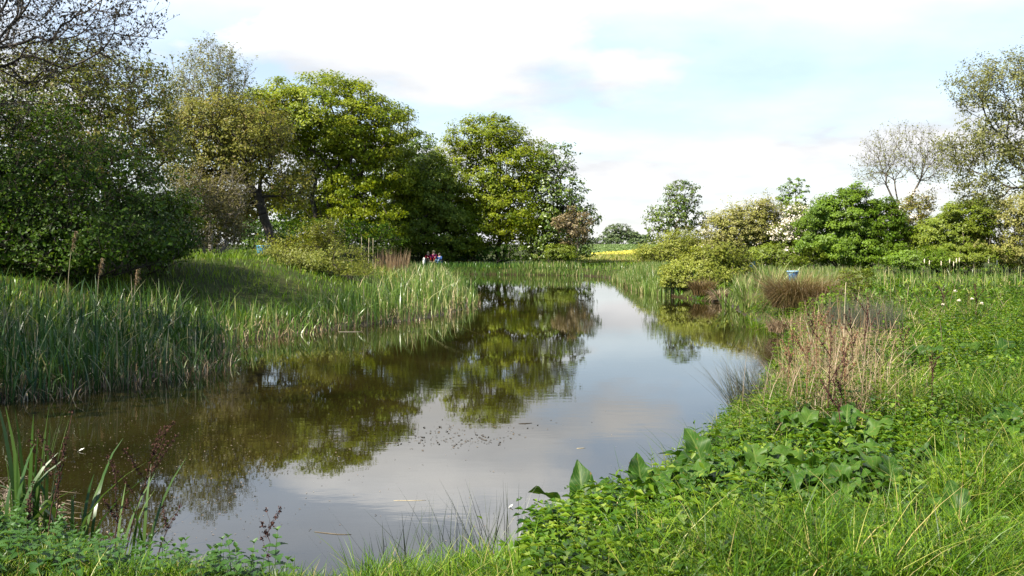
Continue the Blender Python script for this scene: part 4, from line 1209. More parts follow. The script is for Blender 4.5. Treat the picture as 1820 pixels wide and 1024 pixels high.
# long leaved plants at the water's edge
LG = 'pointed leaf plants above the near water'
LL = 'bushy stem with long pointed leaves at the right edge of the near water'
lp = [leafy_stem('willowherb_plant', LL, 'waterside plant', LG, *B(1250, 8.3), .52, M['herb'], LW=(.15, .035), pairs=8, droop=.25, start=.2, lean=(-.15, 0), whorl=2),
      leafy_stem('willowherb_plant', LL, 'waterside plant', LG, *B(1290, 8.9), .46, M['herb'], LW=(.13, .034), pairs=7, droop=.2, start=.2, lean=(.1, 0), whorl=3)]
k = 0
while k < 34:
    u = R.uniform(1150, 1420); D = R.uniform(7.4, 10.2)
    x, y = B(u, D)
    s = float(sdist([x], [y])[0])
    if .08 < s < 1.1:
        copy_thing(lp[k % 2], x, y, R.uniform(.55, 1.0), R.random() * 6.28, LL); k += 1


def sword_clump(name, label, cat, x, y, n, h, w, mat, spread=.12, lean=.25, droop=.1, group=None, part='leaves', segs=5, az0=None, rr=(0.1, .7), power=2.0, zoff=-.05, dead=0.08):
    z = max(gh(x, y), -.25)
    e = empty(name, (x, y, z), label, cat, group)
    a = R.uniform(0, 6.28, n); r = spread * np.sqrt(R.random(n))
    base = np.stack([x + np.cos(a) * r, y + np.sin(a) * r, np.full(n, z + zoff)], 1)
    az = a + R.normal(0, .5, n) if az0 is None else az0 + R.normal(0, .8, n)
    hh = h * R.uniform(.5, 1.1, n)
    V, Q, s = blades(base, hh, w * R.uniform(.7, 1.3, n), az, np.abs(R.normal(lean, lean * .6, n)), np.abs(R.normal(droop, droop, n)), segs, power)
    rn = np.where(R.random(n) < dead, R.uniform(.8, 1, n), R.uniform(rr[0], rr[1], n))
    mesh(part, V, [Q], mat, e, rnd=[np.repeat(rn, s)])
    return e


# broad iris blades at the left front
IG = 'iris clumps at the near left corner'
sword_clump('iris_plant', 'iris with tall broad sword leaves at the near left corner', 'iris', *B(52, 7.0), 24, .98, .034, M['reed_shade'], .13, .16, .02, IG, rr=(.35, .7), dead=0)
sword_clump('iris_plant', 'iris with crossing bent leaves right of the tall one at the near left', 'iris', *B(130, 7.0), 16, .85, .034, M['reed_shade'], .18, .55, .12, IG, rr=(.35, .7), dead=0)
sword_clump('iris_plant', 'thin iris leaves leaning right between the dead dock stalks', 'iris', *B(235, 6.8), 9, .78, .026, M['reed_shade'], .14, .4, .08, IG, rr=(.4, .7), az0=0.2, dead=0)
sword_clump('iris_plant', 'iris leaves cut by the left edge above the nettles', 'iris', *B(-10, 6.6), 14, .7, .036, M['reed_shade'], .2, .4, .1, IG, rr=(.35, .7), dead=0)
# grey green bulrush fans on the right shore
BG = 'bulrush fans on the right shore'
sword_clump('bulrush_clump', 'low bulrush fan at the left of the three by the right shore', 'bulrush', *B(1296, 34.5), 46, 1.05, .04, M['reed'], .3, .45, .06, BG, rr=(.45, .78), dead=.15)
sword_clump('bulrush_clump', 'middle bulrush fan standing in the shallows of the right shore', 'bulrush', *B(1330, 32.5), 60, 1.2, .04, M['reed'], .3, .4, .06, BG, rr=(.45, .78), dead=.15)
sword_clump('bulrush_clump', 'tallest bulrush fan with straw feet beside the brown tussock', 'bulrush', *B(1366, 33.5), 60, 1.35, .04, M['reed'], .3, .35, .05, BG, rr=(.45, .78), dead=.25)
# tussocks and rush tufts
sword_clump('sedge_tussock', 'big brown shaggy sedge tussock by the right shore', 'tussock', *B(1422, 27.5), 5200, 1.15, .009, M['tussock'], .75, .75, .45, None, part='blades', segs=4, rr=(0, 1), dead=0, zoff=0)
sword_clump('sedge_tussock', 'small dark brown tussock overhanging the water by the willow', 'tussock', *B(1250, 40.3), 900, .75, .02, M['tussock'], .4, .5, .3, None, part='blades', segs=3, rr=(0, .6), dead=0, zoff=0)
sword_clump('sedge_tussock', 'pinkish straw tussock at the water right of the small brown one', 'tussock', *B(1278, 38.6), 500, .5, .02, M['dry'], .3, .6, .4, None, part='blades', segs=3, rr=(.3, 1), dead=0, zoff=0)
sword_clump('sedge_tussock', 'straw coloured dead tuft below the brown tussock', 'tussock', *B(1400, 24.3), 700, .5, .014, M['dry'], .45, .7, .4, None, part='blades', segs=3, rr=(.1, .9), dead=0, zoff=0)
sword_clump('rush_tuft', 'spiky dark grey rush tuft leaning over the right water edge', 'rush tuft', *B(1338, 12.4), 420, .72, .0065, M['rush'], .26, .5, .02, None, part='blades', segs=4, rr=(0, 1), power=1.2, dead=0, az0=2.7)
sword_clump('rush_tuft', 'soft upright grey green rush tuft behind the brown stalks', 'rush tuft', *B(1535, 18.6), 1300, .78, .008, M['rush'], .65, .12, .02, None, part='blades', segs=3, rr=(.2, 1), power=1.2, dead=0)
sword_clump('rush_tuft', 'bright green rush tuft at the tip of the small right inlet', 'rush tuft', *B(1352, 26.6), 260, .5, .014, M['grass'], .35, .35, .1, None, part='blades', segs=3, rr=(.2, .7), power=1.4)
SG = 'fine sedge tufts at the near shore'
for u, D, n, lab in ((745, 6.1, 40, 'leftmost fine sedge tuft on the near shore'), (822, 6.35, 70, 'dense fine sedge tuft pointing up before the near water'), (900, 6.75, 56, 'fine sedge tuft just left of the lowest dock'), (690, 6.02, 30, 'sparse sedge blades at the bottom edge of the near shore')):
    sword_clump('sedge_tuft', lab, 'sedge tuft', *B(u, D), n, .62, .0055, M['rush'], .22, .35, .02, SG, part='blades', segs=4, rr=(0, .6), power=1.3, dead=0)


# dead brown dock stalks with seed whorls
def dead_dock(u, D, h, lean, label, nb=3, r=.0035, mat='dockstem', seeds=1.0):
    x, y = B(u, D)
    z = gh(x, y) - .02
    e = empty('dead_dock_stalk', (x, y, z + .02), label, 'dead stalk', 'dead dock stalks')
    t = np.linspace(0, 1, 9)
    wv = R.normal(0, .012, (9, 3)) * t[:, None]
    path = np.stack([x + lean[0] * t ** 1.4, y + lean[1] * t, z + h * t], 1) + wv
    stems = [sweep(path, np.linspace(r * 1.5, r * .5, 9), 5)]
    lines = [path[4:]]
    for k in range(nb):
        i = int(R.integers(4, 7))
        az = R.uniform(0, 6.28); L = h * R.uniform(.2, .38)
        tt = np.linspace(0, 1, 5)[:, None]
        b = path[i] + tt * L * np.array([math.cos(az) * .55, math.sin(az) * .4, .85]) + R.normal(0, .006, (5, 3)) * tt
        stems.append(sweep(b, np.linspace(r * .8, r * .35, 5), 4))
        lines.append(b[1:])
    V, f = join(stems)
    mesh('stem', V, f, M[mat], e, smooth=True)
    C = []
    for l in lines:
        tt = np.linspace(0, len(l) - 1, max(4, int(len(l) * 2.2)))
        for q in tt:
            if R.random() < .75 * seeds:
                p = np.array([np.interp(q, np.arange(len(l)), l[:, j]) for j in range(3)])
                C.append(p + R.normal(0, .0075, (16, 3)) * [1, 1, .8])
    C = np.concatenate(C)
    V, T = cards(C, R.normal(size=C.shape), R.uniform(.007, .014, len(C)) * (1 + .03 * D), .75)
    mesh('seed_heads', V, [T], M[mat], e)
    return e


dead_dock(80, 6.3, .92, (.12, .1), 'dark red brown dead dock stalk at the far left front', 2)
dead_dock(95, 6.45, .78, (.08, .0), 'shorter dead dock stalk touching the far left one', 1)
dead_dock(215, 6.6, .98, (.26, .1), 'bushy dead dock stalk with many dark seed whorls before the brown water', 6, seeds=1.3)
dead_dock(205, 6.5, .72, (-.02, .05), 'thin upright dead dock stalk left of the bushy one', 2)
dead_dock(262, 6.6, .52, (.2, .1), 'slanting dead dock stalk right of the bushy one', 1)
dead_dock(478, 6.1, .58, (-.02, .05), 'single wiry dead stalk with thin side twigs rising from the lone nettle', 4, r=.0018, seeds=.35)
dead_dock(48, 6.0, .5, (.03, .0), 'short dead dock stalk in the bottom left corner', 1)
dead_dock(1442, 15.2, .95, (.05, 0), 'dark dead stalk nearest the small inlet on the right bank', 2, r=.006)
dead_dock(1535, 12.8, 1.05, (.06, 0), 'tall red brown dead dock stalk behind the brown stalk thicket', 3, r=.006)
dead_dock(1516, 12.2, .9, (-.03, 0), 'red brown dead dock stalk left of the tall one in the thicket', 3, r=.006)
dead_dock(1470, 9.0, 1.0, (.05, 0), 'reddish dead stalk rising from the dock leaves near the water', 2, r=.005)
dead_dock(1492, 8.0, .85, (.06, .1), 'dark reddish stalk cluster in the middle of the near bank', 4, r=.005)
dead_dock(1655, 10.0, .6, (.03, 0), 'small dead dock stalk alone on the open right bank', 2, r=.005)
dead_dock(1605, 13.0, .62, (.0, 0), 'thin dark stalk beside the two spread pale dock leaves', 1, r=.005)
dead_dock(1735, 22.0, .9, (.0, 0), 'pale brown dead stalk far out on the right bank', 3, r=.007)
dead_dock(1675, 24.0, .9, (.05, 0), 'faint brown dead stalk left of the white flower heads', 3, r=.007)


for u_, D_, h_ in ((1398, 10.6, .8), (1432, 9.6, .9), (1452, 10.9, 1.0), (1503, 9.3, .95), (1480, 11.6, .9), (1415, 12.4, .85)):
    o_ = dead_dock(u_, D_, h_, (R.normal(0, .06), R.normal(0, .06)), 'tan brown dead stalk with thin side twigs before the dry thicket', 4, r=.004, mat='drystem', seeds=.8)
    o_['group'] = 'tan brown stalks before the dry thicket'


def tall_stem(name, u, D, h, label, cat, mat, r=.006, lean=0.02, group=None):
    x, y = B(u, D); z = gh(x, y) - .03
    t = np.linspace(0, 1, 7)
    V, f = sweep(np.stack([x + lean * h * t ** 2, y + 0 * t, z + h * t], 1), np.linspace(r, r * .6, 7), 6)
    return tag(mesh(name, V, f, mat, smooth=True), label, cat, group)


tall_stem('cane', 642, 50, 1.75, 'thin pale cane, leftmost of three on the left bank', 'cane', M['cane'], .014, .01, 'pale canes on the left bank')
tall_stem('cane', 655, 50.5, 1.8, 'thickest pale cane of three in the dry grass of the left bank', 'cane', M['cane'], .02, .01, 'pale canes on the left bank')
tall_stem('cane', 663, 49.5, 1.85, 'rightmost pale cane of three beside the purplish stalks', 'cane', M['cane'], .016, .0, 'pale canes on the left bank')
tall_stem('grass_stalk', 1499, 13.6, 1.15, 'single long straw coloured stalk standing above the brown thicket', 'grass stalk', M['cane'], .006, .03)
sword_clump('dead_stalk_clump', 'purplish dead stalk clump beside the three canes', 'dead stalks', *B(698, 52), 260, 1.55, .028, M['dry'], .9, .08, .02, None, part='stalks', segs=3, rr=(0, .6), dead=.1, zoff=0)
# bent dark stem before the water
x, y = B(1128, 7.2); z = gh(x, y)
V, f = sweep(np.array([[x, y, z], [x - .005, y, z + .22], [x - .012, y, z + .40], [x - .022, y, z + .445], [x - .04, y, z + .45]]), [.006, .006, .006, .006, .006], 6)
tag(mesh('bent_stem', V, f, M['bark_dark'], smooth=True), 'dark dead stem hooked at the tip, standing against the water by the docks', 'dead stem')


# drooping plumes in front of the dark left bushes
def plume(u, D, h, lean, label):
    x, y = B(u, D); z = gh(x, y) - .03
    e = empty('reed_plume', (x, y, z + .03), label, 'reed plume', 'old reed plumes before the dark bushes')
    t = np.linspace(0, 1, 9)
    path = np.stack([x + lean * t ** 2.5, y + 0 * t, z + h * (t - .08 * t ** 4)], 1)
    V, f = sweep(path, np.linspace(.007, .003, 9), 5)
    mesh('stem', V, f, M['cane'], e, smooth=True)
    n = 170
    q = R.uniform(.72, 1.0, n)
    p = np.stack([np.interp(q, t, path[:, j]) for j in range(3)], 1)
    V, Q, s = blades(p, R.uniform(.05, .13, n), .012, np.where(lean > 0, 0, PI) + R.normal(0, .8, n), R.uniform(.4, 1.1, n), R.uniform(.5, 1.3, n), 3)
    mesh('plume', V, [Q], M['dry'], e, rnd=[np.repeat(R.uniform(.1, .9, n), s)])


plume(120, 22.5, 2.05, .18, 'tallest drooping old reed plume before the dark hawthorn')
plume(172, 21.5, 1.62, .1, 'old reed plume in the middle of the three by the dark hawthorn')
plume(238, 22.0, 1.45, .06, 'old reed plume at the right end of the three by the dark hawthorn')


# white flower heads on the right bank
def umbel(u, v, D, label):
    x, y = B(u, D); z = gh(x, y)
    top = H - (v - HOR) / F * D
    e = empty('umbel_flower', (x, y, z), label, 'flower', 'white flower heads on the right bank')
    V, f = sweep(np.array([[x, y, z - .03], [x + .01, y, (z + top) / 2], [x, y, top]]), [.006, .005, .003], 5)
    mesh('stem', V, f, M['greenstem'], e, smooth=True)
    C = np.array([x, y, top]) + R.normal(0, 1, (110, 3)) * [.015, .015, .01]
    V, T = cards(C, R.normal(0, .4, C.shape) + [0, -.5, .8], R.uniform(.015, .025, 110), .9)
    mesh('flower_head', V, [T], M['fluff'], e)


umbel(1698, 517, 25, 'largest white flower head among the right bank weeds')
umbel(1704, 534, 23.5, 'small white flower head just below the largest one')
umbel(1728, 531, 24, 'small white flower head right of the largest one')
umbel(1745, 539, 22.5, 'white flower head furthest to the right on the bank')
umbel(1676, 541, 22.5, 'faint white flower head left of and below the largest one')


def fluffy(u, v, D, label):
    x, y = B(u, D); z = gh(x, y)
    top = H - (v + 2 - HOR) / F * D
    e = empty('bulrush_plant', (x, y, z), label, 'bulrush', 'fluffy bulrush heads under the right hedge')
    V, f = sweep(np.array([[x, y, z - .03], [x, y, top - .2]]), [.008, .006], 5)
    mesh('stem', V, f, M['greenstem'], e, smooth=True)
    t = np.linspace(0, 1, 7)
    V, f = sweep(np.stack([x + 0 * t, y + 0 * t, top - .24 + .24 * t], 1), .025 * np.sin(PI * np.clip(t * .9 + .06, 0, 1)) ** .6, 8)
    mesh('seed_head', V + R.normal(0, .006, V.shape), f, M['fluff'], e, smooth=True)


for k, (u, v, lab) in enumerate(((1643, 458, 'fluffy bulrush head standing apart at the left under the hedge'), (1652, 461, 'small fluffy bulrush head second from the left'), (1673, 462, 'low fluffy bulrush head left of the close group'), (1688, 458, 'tall fluffy bulrush head at the left of the close group'),
                             (1695, 463, 'low fluffy bulrush head inside the close group'), (1700, 457, 'tall thin fluffy bulrush head in the close group'), (1705, 456, 'brightest wide fluffy bulrush head at the right of the close group'), (1757, 458, 'fluffy bulrush head near the dead grass at the right'), (1772, 460, 'fluffy bulrush head furthest right under the hedge'))):
    fluffy(u, v, 50, lab)


# blue tubs
def tub(name, u, D, top_v, dia, hgt, taper, label, mat, rimmat, lid=True):
    x, y = B(u, D)
    z = gh(x, y) - .04
    top = H - (top_v - HOR) / F * D
    hgt = max(hgt, top - z)
    z = top - hgt
    e = empty(name, (x, y, z), label, 'tub', 'blue tubs round the pond')
    t = np.linspace(0, 1, 15)
    rr = dia / 2 * (taper + (1 - taper) * t) * (1 + .018 * np.sin(t * PI * 6) ** 8)
    V, f = sweep(np.stack([x + 0 * t, y + 0 * t, z + hgt * t], 1), rr, 28)
    mesh('body', V, f, mat, e, smooth=True)
    a = np.linspace(0, 2 * PI, 33)
    th = .022
    Vr, fr = [], []
    ring = np.stack([np.cos(a[:-1]), np.sin(a[:-1])], 1)
    prof = [(dia / 2 + .001, -.05), (dia / 2 + th, -.045), (dia / 2 + th, .012), (dia / 2 - .01, .018), (dia / 2 - .02, .004)]
    for (pr, pz) in prof:
        Vr.append(np.concatenate([ring * pr + [x, y], np.full((32, 1), z + hgt + pz)], 1))
    j = np.arange(32); j2 = (j + 1) % 32
    for s in range(4):
        fr.append(np.stack([j + s * 32, j2 + s * 32, j2 + (s + 1) * 32, j + (s + 1) * 32], 1))
    mesh('rim', np.concatenate(Vr), [np.concatenate(fr)], rimmat, e, smooth=True)
    if lid:
        V, f = sweep(np.array([[x, y, z + hgt + .006], [x, y, z + hgt + .02], [x, y, z + hgt + .034]]), [dia / 2 - .022, dia / 2 - .04, dia * .18], 28)
        mesh('lid', V, f, mat, e, smooth=True)
        V, f = sweep(np.array([[x - .07, y, z + hgt + .03], [x - .06, y, z + hgt + .06], [x + .06, y, z + hgt + .06], [x + .07, y, z + hgt + .03]]), .01, 6)
        mesh('handle', V, f, rimmat, e, smooth=True)
    return e


tub('water_tub', 468, 52, 437, .68, .5, .92, 'teal blue tub on the grassy left bank under the oak', M['blue_teal'], M['blue_teal'])
tub('water_tub', 1409, 41, 482, .45, .5, .72, 'blue tub with a pale rim behind the brown tussock', M['blue'], M['blue_rim'], False)
tub('water_tub', 1338, 60, 465, .40, .5, .9, 'small bright blue tub right of the yellow green willow', M['blue'], M['blue'])


# people sitting on the far bank
def skin_mesh(name, pts, edges, rad, mat, parent, sub=1, root=0):
    me = bpy.data.meshes.new(name)
    me.from_pydata([tuple(np.array(p) - np.array(parent.location)) for p in pts], edges, [])
    me.materials.append(mat)
    o = bpy.data.objects.new(name, me)
    COL.objects.link(o)
    o.parent = parent
    m = o.modifiers.new('skin', 'SKIN'); m.use_smooth_shade = True
    if not me.skin_vertices:
        me.attributes  # skin data is created with the modifier
    sv = me.skin_vertices[0].data if me.skin_vertices else None
    if sv:
        for i, r in enumerate(rad):
            sv[i].radius = (r, r)
            sv[i].use_root = i == root
    s = o.modifiers.new('sub', 'SUBSURF'); s.levels = sub; s.render_levels = sub
    return o


def person(u, D, s, facing, shirt, legs, hair, label, lift=0.0):
    x, y = B(u, D); z = gh(x, y) + lift
    e = empty('person', (x, y, z), label, 'person')
    ca, sa = math.cos(facing), math.sin(facing)

    def T(p):
        return np.array([x + s * (p[0] * ca - p[1] * sa), y + s * (p[0] * sa + p[1] * ca), z + s * p[2]])
    # local frame: +y is forward; sitting on the ground, knees up, hands on knees
    J = dict(pel=(0, 0, .12), abd=(0, -.02, .32), che=(0, 0, .52), nec=(0, .02, .66), hea=(0, .05, .74), top=(0, .05, .86),
             shl=(-.17, 0, .57), ell=(-.24, .13, .38), wrl=(-.17, .33, .40), hal=(-.14, .40, .42), shr=(.17, 0, .57), elr=(.24, .13, .38), wrr=(.17, .33, .40), har=(.14, .40, .42),
             hil=(-.09, .04, .11), knl=(-.13, .40, .36), anl=(-.12, .58, .06), fol=(-.12, .76, .04), hir=(.09, .04, .11), knr=(.13, .40, .36), anr=(.12, .58, .06), fr=(.12, .76, .04))
    rd = dict(pel=.13, abd=.125, che=.14, nec=.055, hea=.095, top=.075, shl=.062, ell=.045, wrl=.032, hal=.04, shr=.062, elr=.045, wrr=.032, har=.04, hil=.095, knl=.065, anl=.042, fol=.04, hir=.095, knr=.065, anr=.042, fr=.04)
    K = list(J)
    ix = {k: i for i, k in enumerate(K)}
    E = [('pel', 'abd'), ('abd', 'che'), ('che', 'nec'), ('nec', 'hea'), ('hea', 'top'), ('che', 'shl'), ('shl', 'ell'), ('ell', 'wrl'), ('wrl', 'hal'), ('che', 'shr'), ('shr', 'elr'), ('elr', 'wrr'), ('wrr', 'har'),
         ('pel', 'hil'), ('hil', 'knl'), ('knl', 'anl'), ('anl', 'fol'), ('pel', 'hir'), ('hir', 'knr'), ('knr', 'anr'), ('anr', 'fr')]
    skin_mesh('body', [T(J[k]) for k in K], [(ix[a], ix[b]) for a, b in E], [rd[k] * s for k in K], M['skin'], e, 2)

    def sub(name, keys, grow, mat):
        kk = [k for k in keys]
        jx = {k: i for i, k in enumerate(kk)}
        ee = [(jx[a], jx[b]) for a, b in E if a in jx and b in jx]
        skin_mesh(name, [T(J[k]) for k in kk], ee, [(rd[k] + grow) * s for k in kk], mat, e, 2)
    sub('shirt', ['pel', 'abd', 'che', 'shl', 'ell', 'wrl', 'shr', 'elr', 'wrr'], .018, shirt)
    sub('trousers', ['pel', 'hil', 'knl', 'anl', 'hir', 'knr', 'anr'], .014, legs)
    # hair cap, open at the face
    t = np.linspace(0, 1, 6)
    c = T((0, .03, .80))
    V, f = sweep(np.stack([c[0] + 0 * t, c[1] + 0 * t, c[2] + s * (-.06 + .17 * t)], 1), s * np.array([.105, .118, .12, .108, .078, .03]), 14)
    mesh('hair', V, f, hair, e, smooth=True)
    for k in (-1, 1):
        V, f = sweep(np.array([T((k * .035, .132, .80)), T((k * .035, .146, .80))]), s * np.array([.014, .01]), 6)
        mesh('eye', V, f, M['bark_dark'], e)
    V, f = sweep(np.array([T((0, .135, .79)), T((0, .165, .765)), T((0, .15, .755))]), s * np.array([.012, .018, .014]), 6)
    mesh('nose', V, f, M['skin'], e, smooth=True)
    V, f = sweep(np.array([T((-.03, .135, .735)), T((0, .145, .73)), T((.03, .135, .735))]), s * .008, 6)
    mesh('mouth', V, f, M['shirt_red'], e)
    return e


M['shirt_red'] = plain('red_cloth', (0.17, 0.010, 0.014), .8, .1)  # shirt colours darkened in place of the far bank's shade
M['shirt_pink'] = plain('magenta_cloth', (0.22, 0.015, 0.07), .8, .1)
M['shirt_blue'] = plain('blue_cloth', (0.03, 0.07, 0.18), .8, .1)
M['jeans'] = plain('pale_blue_cloth', (0.18, 0.28, 0.38), .85, .1)
M['hair_fair'] = plain('fair_hair', (0.42, 0.32, 0.17), .6, .3)
M['hair_dark'] = plain('dark_hair', (0.03, 0.022, 0.016), .5, .3)
person(760.5, 80.3, .98, PI + .5, M['shirt_red'], M['hair_dark'], M['hair_fair'], 'person in red sitting on the shaded far bank, left of the three', .18)
person(771, 80.1, 1.08, PI - .1, M['shirt_pink'], M['shirt_red'], M['hair_fair'], 'fair haired person in magenta sitting between the two others', .2)
person(781.5, 79.9, 1.0, PI - .5, M['shirt_blue'], M['jeans'], M['hair_dark'], 'person in blue top and pale jeans sitting at the right of the three', .1)
x, y = B(753.5, 77.6); z = gh(x, y) + .55
V, f = sweep(np.array([[x, y, z - .55], [x, y, z - .05], [x, y, z + .2], [x, y, z + .24]]), [.09, .10, .10, .05], 12)
tag(mesh('white_container', V, f, M['white'], smooth=True), 'small white upright container left of the three people on the far bank', 'container')

# ------------------------------------------------------------------ things on the water
def floating(name, u, v, L, az, r, label, cat, mat, bend=.06):
    p = G(u, v)
    t = np.linspace(-.5, .5, 7)
    d = np.array([math.cos(az), math.sin(az)])
    q = p[None] + d[None] * (t * L)[:, None] + np.array([-d[1], d[0]])[None] * (bend * L * (t * 2) ** 2)[:, None] + R.normal(0, L * .008, (7, 2))
    V, f = sweep(np.concatenate([q, np.full((7, 1), r * .3)], 1), r * np.array([.5, .9, 1, 1, .9, .7, .35]), 6)
    return tag(mesh(name, V, f, mat, smooth=True), label, cat)


floating('floating_twig', 590, 949, .30, -.25, .0045, 'dark bent twig floating near the bottom of the open water', 'twig', M['bark'])
floating('floating_twig', 728, 890, .28, .05, .003, 'pale straight twig floating in the middle of the near water', 'twig', M['cane'], .02)
floating('floating_twig', 934, 753, .17, .25, .006, 'short dark stick floating right of the scattered bits', 'twig', M['bark_dark'])
floating('floating_twig', 1033, 797, .1, .3, .004, 'tiny pale stick floating alone before the right bank', 'twig', M['cane'])
floating('floating_reed_stem', 622, 590, .6, .02, .007, 'long pale reed stem lying on the water by the left reeds', 'reed stem', M['bark_pale'], .03)


def feather(u, v, s, label):
    p = G(u, v)
    V, Q, _, _ = dock_leaf_geo(np.array([p[0], p[1], .004]), .7, s, s * .42, .25, .55, 0, .002)
    tag(mesh('feather', V, [Q], M['white'], smooth=True), label, 'feather')


feather(904, 903, .055, 'small white feather floating left of the lowest dock')
feather(138, 803, .075, 'small white feather floating on the brown water at the left')


def debris():
    def bits(uvs, smin, smax):
        C = np.array([np.append(G(u, v), .004) for u, v in uvs])
        C[:, :2] += 0
        V, T = cards(C, R.normal(0, .16, C.shape) + [0, 0, 1], R.uniform(smin, smax, len(C)), R.uniform(.2, .8, (len(C), 1)), .15)
        return V, T
    uv = [(R.normal(790, 60), R.normal(778, 9)) for _ in range(150)] + [(R.normal(830, 70), R.normal(758, 6)) for _ in range(60)] + [(R.uniform(690, 900), R.normal(786, 3)) for _ in range(50)]
    V, T = bits(uv, .012, .05)
    o = mesh('floating_debris', V, [T], M['debris'])
    tag(o, 'patch of dark bits drifting in the middle of the pond', kind='stuff')
    uv = [(R.uniform(-40, 480), R.uniform(735, 960)) for _ in range(700)] + [(R.uniform(100, 660), R.normal(800, 28)) for _ in range(420)] + [(R.uniform(480, 1100), R.uniform(700, 980)) for _ in range(160)]
    V, T = bits(uv, .006, .026)
    o = mesh('floating_debris', V, [T], M['litter'], rnd=[R.random(len(T))])
    tag(o, 'pale specks scattered over the brown water at the left', kind='stuff')
    # dead reed mat at the left edge
    p = [(R.uniform(-60, 55), R.uniform(872, 945)) for _ in range(500)] + [(R.uniform(40, 130), R.uniform(905, 960)) for _ in range(360)]
    C = np.array([np.append(G(u, v), R.uniform(.0, .16)) for u, v in p])
    C[:, 1] -= .25
    V, Q, s = blades(C, R.uniform(.05, .16, len(C)), .012, R.uniform(0, 6.28, len(C)), R.uniform(.8, 2.5, len(C)), .8, 2)
    cover('reed_litter', 'heap of dead brown reed litter at the near left corner', [(V, Q, np.repeat(R.random(len(C)), s))], M['litter'])


debris()

# ------------------------------------------------------------------ sky, sun, camera
SUN = np.array([-0.64, -0.46, 0.88]); SUN = SUN / np.linalg.norm(SUN)


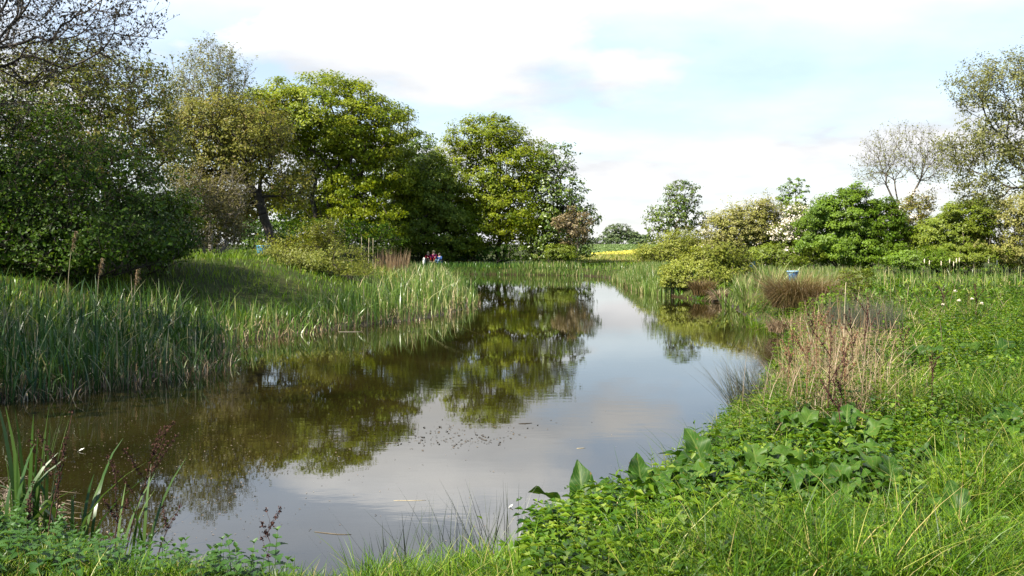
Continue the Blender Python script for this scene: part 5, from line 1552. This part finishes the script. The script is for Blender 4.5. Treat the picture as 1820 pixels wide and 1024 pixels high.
def world():
    w = bpy.data.worlds.new('World')
    SC.world = w
    w.use_nodes = True
    nt = w.node_tree
    nt.nodes.clear()
    out = N(nt, 'ShaderNodeOutputWorld')
    sky = N(nt, 'ShaderNodeTexSky', sky_type='NISHITA')
    sky.sun_disc = False
    sky.sun_elevation = math.asin(SUN[2])
    sky.sun_rotation = math.atan2(SUN[0], SUN[1])
    sky.air_density = 1.0; sky.dust_density = 0.15; sky.ozone_density = 2.6
    b1 = N(nt, 'ShaderNodeBackground', i_Strength=SKY_STR)
    nt.links.new(sky.outputs[0], b1.inputs[0])
    tc = N(nt, 'ShaderNodeTexCoord')
    sep = N(nt, 'ShaderNodeSeparateXYZ')
    nt.links.new(tc.outputs['Generated'], sep.inputs[0])
    # clouds: noise laid on a flat layer overhead
    den = N(nt, 'ShaderNodeMath', operation='MAXIMUM', i_1=0.0); nt.links.new(sep.outputs['Z'], den.inputs[0])
    ad = N(nt, 'ShaderNodeMath', operation='ADD', i_1=0.22); nt.links.new(den.outputs[0], ad.inputs[0])
    dx = N(nt, 'ShaderNodeMath', operation='DIVIDE'); nt.links.new(sep.outputs['X'], dx.inputs[0]); nt.links.new(ad.outputs[0], dx.inputs[1])
    dy = N(nt, 'ShaderNodeMath', operation='DIVIDE'); nt.links.new(sep.outputs['Y'], dy.inputs[0]); nt.links.new(ad.outputs[0], dy.inputs[1])
    cb = N(nt, 'ShaderNodeCombineXYZ'); nt.links.new(dx.outputs[0], cb.inputs[0]); nt.links.new(dy.outputs[0], cb.inputs[1])
    mp = N(nt, 'ShaderNodeMapping'); mp.inputs['Location'].default_value = CLOUD_OFF
    nt.links.new(cb.outputs[0], mp.inputs['Vector'])
    n1 = N(nt, 'ShaderNodeTexNoise', i_Scale=1.5, i_Detail=9.0, i_Roughness=0.52, i_Distortion=0.25)
    nt.links.new(mp.outputs[0], n1.inputs['Vector'])
    mask = N(nt, 'ShaderNodeMapRange', i_1=CLOUD_LO, i_2=CLOUD_HI); mask.interpolation_type = 'SMOOTHSTEP'
    nt.links.new(n1.outputs['Fac'], mask.inputs[0])
    # hazier towards the horizon
    hz = N(nt, 'ShaderNodeMapRange', i_1=0.02, i_2=0.15, i_3=0.85, i_4=0.42); hz.interpolation_type = 'SMOOTHSTEP'
    nt.links.new(sep.outputs['Z'], hz.inputs[0])
    mxm = N(nt, 'ShaderNodeMath', operation='MAXIMUM'); nt.links.new(mask.outputs[0], mxm.inputs[0]); nt.links.new(hz.outputs[0], mxm.inputs[1])
    # open blue sky behind and overhead, cloud banks ahead
    ahead = N(nt, 'ShaderNodeMapRange', i_1=-0.1, i_2=0.45); ahead.interpolation_type = 'SMOOTHSTEP'
    nt.links.new(sep.outputs['Y'], ahead.inputs[0])
    mxa = N(nt, 'ShaderNodeMath', operation='MULTIPLY'); nt.links.new(mxm.outputs[0], mxa.inputs[0]); nt.links.new(ahead.outputs[0], mxa.inputs[1])
    mxm = mxa
    n2 = N(nt, 'ShaderNodeTexNoise', i_Scale=3.0, i_Detail=8.0)
    nt.links.new(mp.outputs[0], n2.inputs['Vector'])
    cc = ramp(nt, [(0.36, (0.74, 0.76, 0.795)), (0.64, (1.0, 1.0, 1.0))], n2.outputs['Fac'])
    gain = N(nt, 'ShaderNodeMapRange', i_1=0.16, i_2=0.29, i_3=1.0, i_4=2.6); gain.interpolation_type = 'SMOOTHSTEP'
    nt.links.new(sep.outputs['Z'], gain.inputs[0])
    over = N(nt, 'ShaderNodeMapRange', i_1=0.35, i_2=0.7, i_3=1.0, i_4=0.35)
    nt.links.new(sep.outputs['Z'], over.inputs[0])
    g1 = N(nt, 'ShaderNodeMath', operation='MULTIPLY'); nt.links.new(gain.outputs[0], g1.inputs[0]); nt.links.new(over.outputs[0], g1.inputs[1])
    g2 = N(nt, 'ShaderNodeMath', operation='MULTIPLY', i_1=CLOUD_STR); nt.links.new(g1.outputs[0], g2.inputs[0])
    b2 = N(nt, 'ShaderNodeBackground')
    nt.links.new(g2.outputs[0], b2.inputs[1])
    nt.links.new(cc.outputs[0], b2.inputs[0])
    mx = N(nt, 'ShaderNodeMixShader')
    nt.links.new(mxm.outputs[0], mx.inputs[0]); nt.links.new(b1.outputs[0], mx.inputs[1]); nt.links.new(b2.outputs[0], mx.inputs[2])
    nt.links.new(mx.outputs[0], out.inputs[0])


SKY_STR, CLOUD_STR, CLOUD_LO, CLOUD_HI, CLOUD_OFF = 0.080, 0.385, 0.37, 0.60, (5.0, 2.0, 0)
world()
sl = bpy.data.lights.new('sun', 'SUN')
sl.energy = 5.0; sl.angle = math.radians(0.55); sl.color = (1.0, 0.93, 0.80)
so = bpy.data.objects.new('sun', sl)
COL.objects.link(so)
so.rotation_euler = Vector(-SUN).to_track_quat('-Z', 'Y').to_euler()
so.location = (-30, -10, 40)

cam = bpy.data.cameras.new('camera')
co = bpy.data.objects.new('camera', cam)
COL.objects.link(co)
co.location = (0, 0, H)
co.rotation_euler = (math.radians(90), 0, 0)
cam.sensor_fit = 'HORIZONTAL'; cam.sensor_width = 36
cam.lens = 36 * F / 1820
cam.shift_y = -(512 - HOR) / 1820
cam.clip_end = 6000; cam.clip_start = 0.05
SC.camera = co
SC.view_settings.view_transform = 'Standard'
SC.view_settings.look = 'None'
SC.view_settings.gamma = 1.0
SC.view_settings.exposure = 1.52
cy = SC.cycles
cy.max_bounces = 6; cy.diffuse_bounces = 3; cy.glossy_bounces = 3; cy.transmission_bounces = 4; cy.transparent_max_bounces = 4
cy.sample_clamp_indirect = 6.0
cy.use_denoising = True
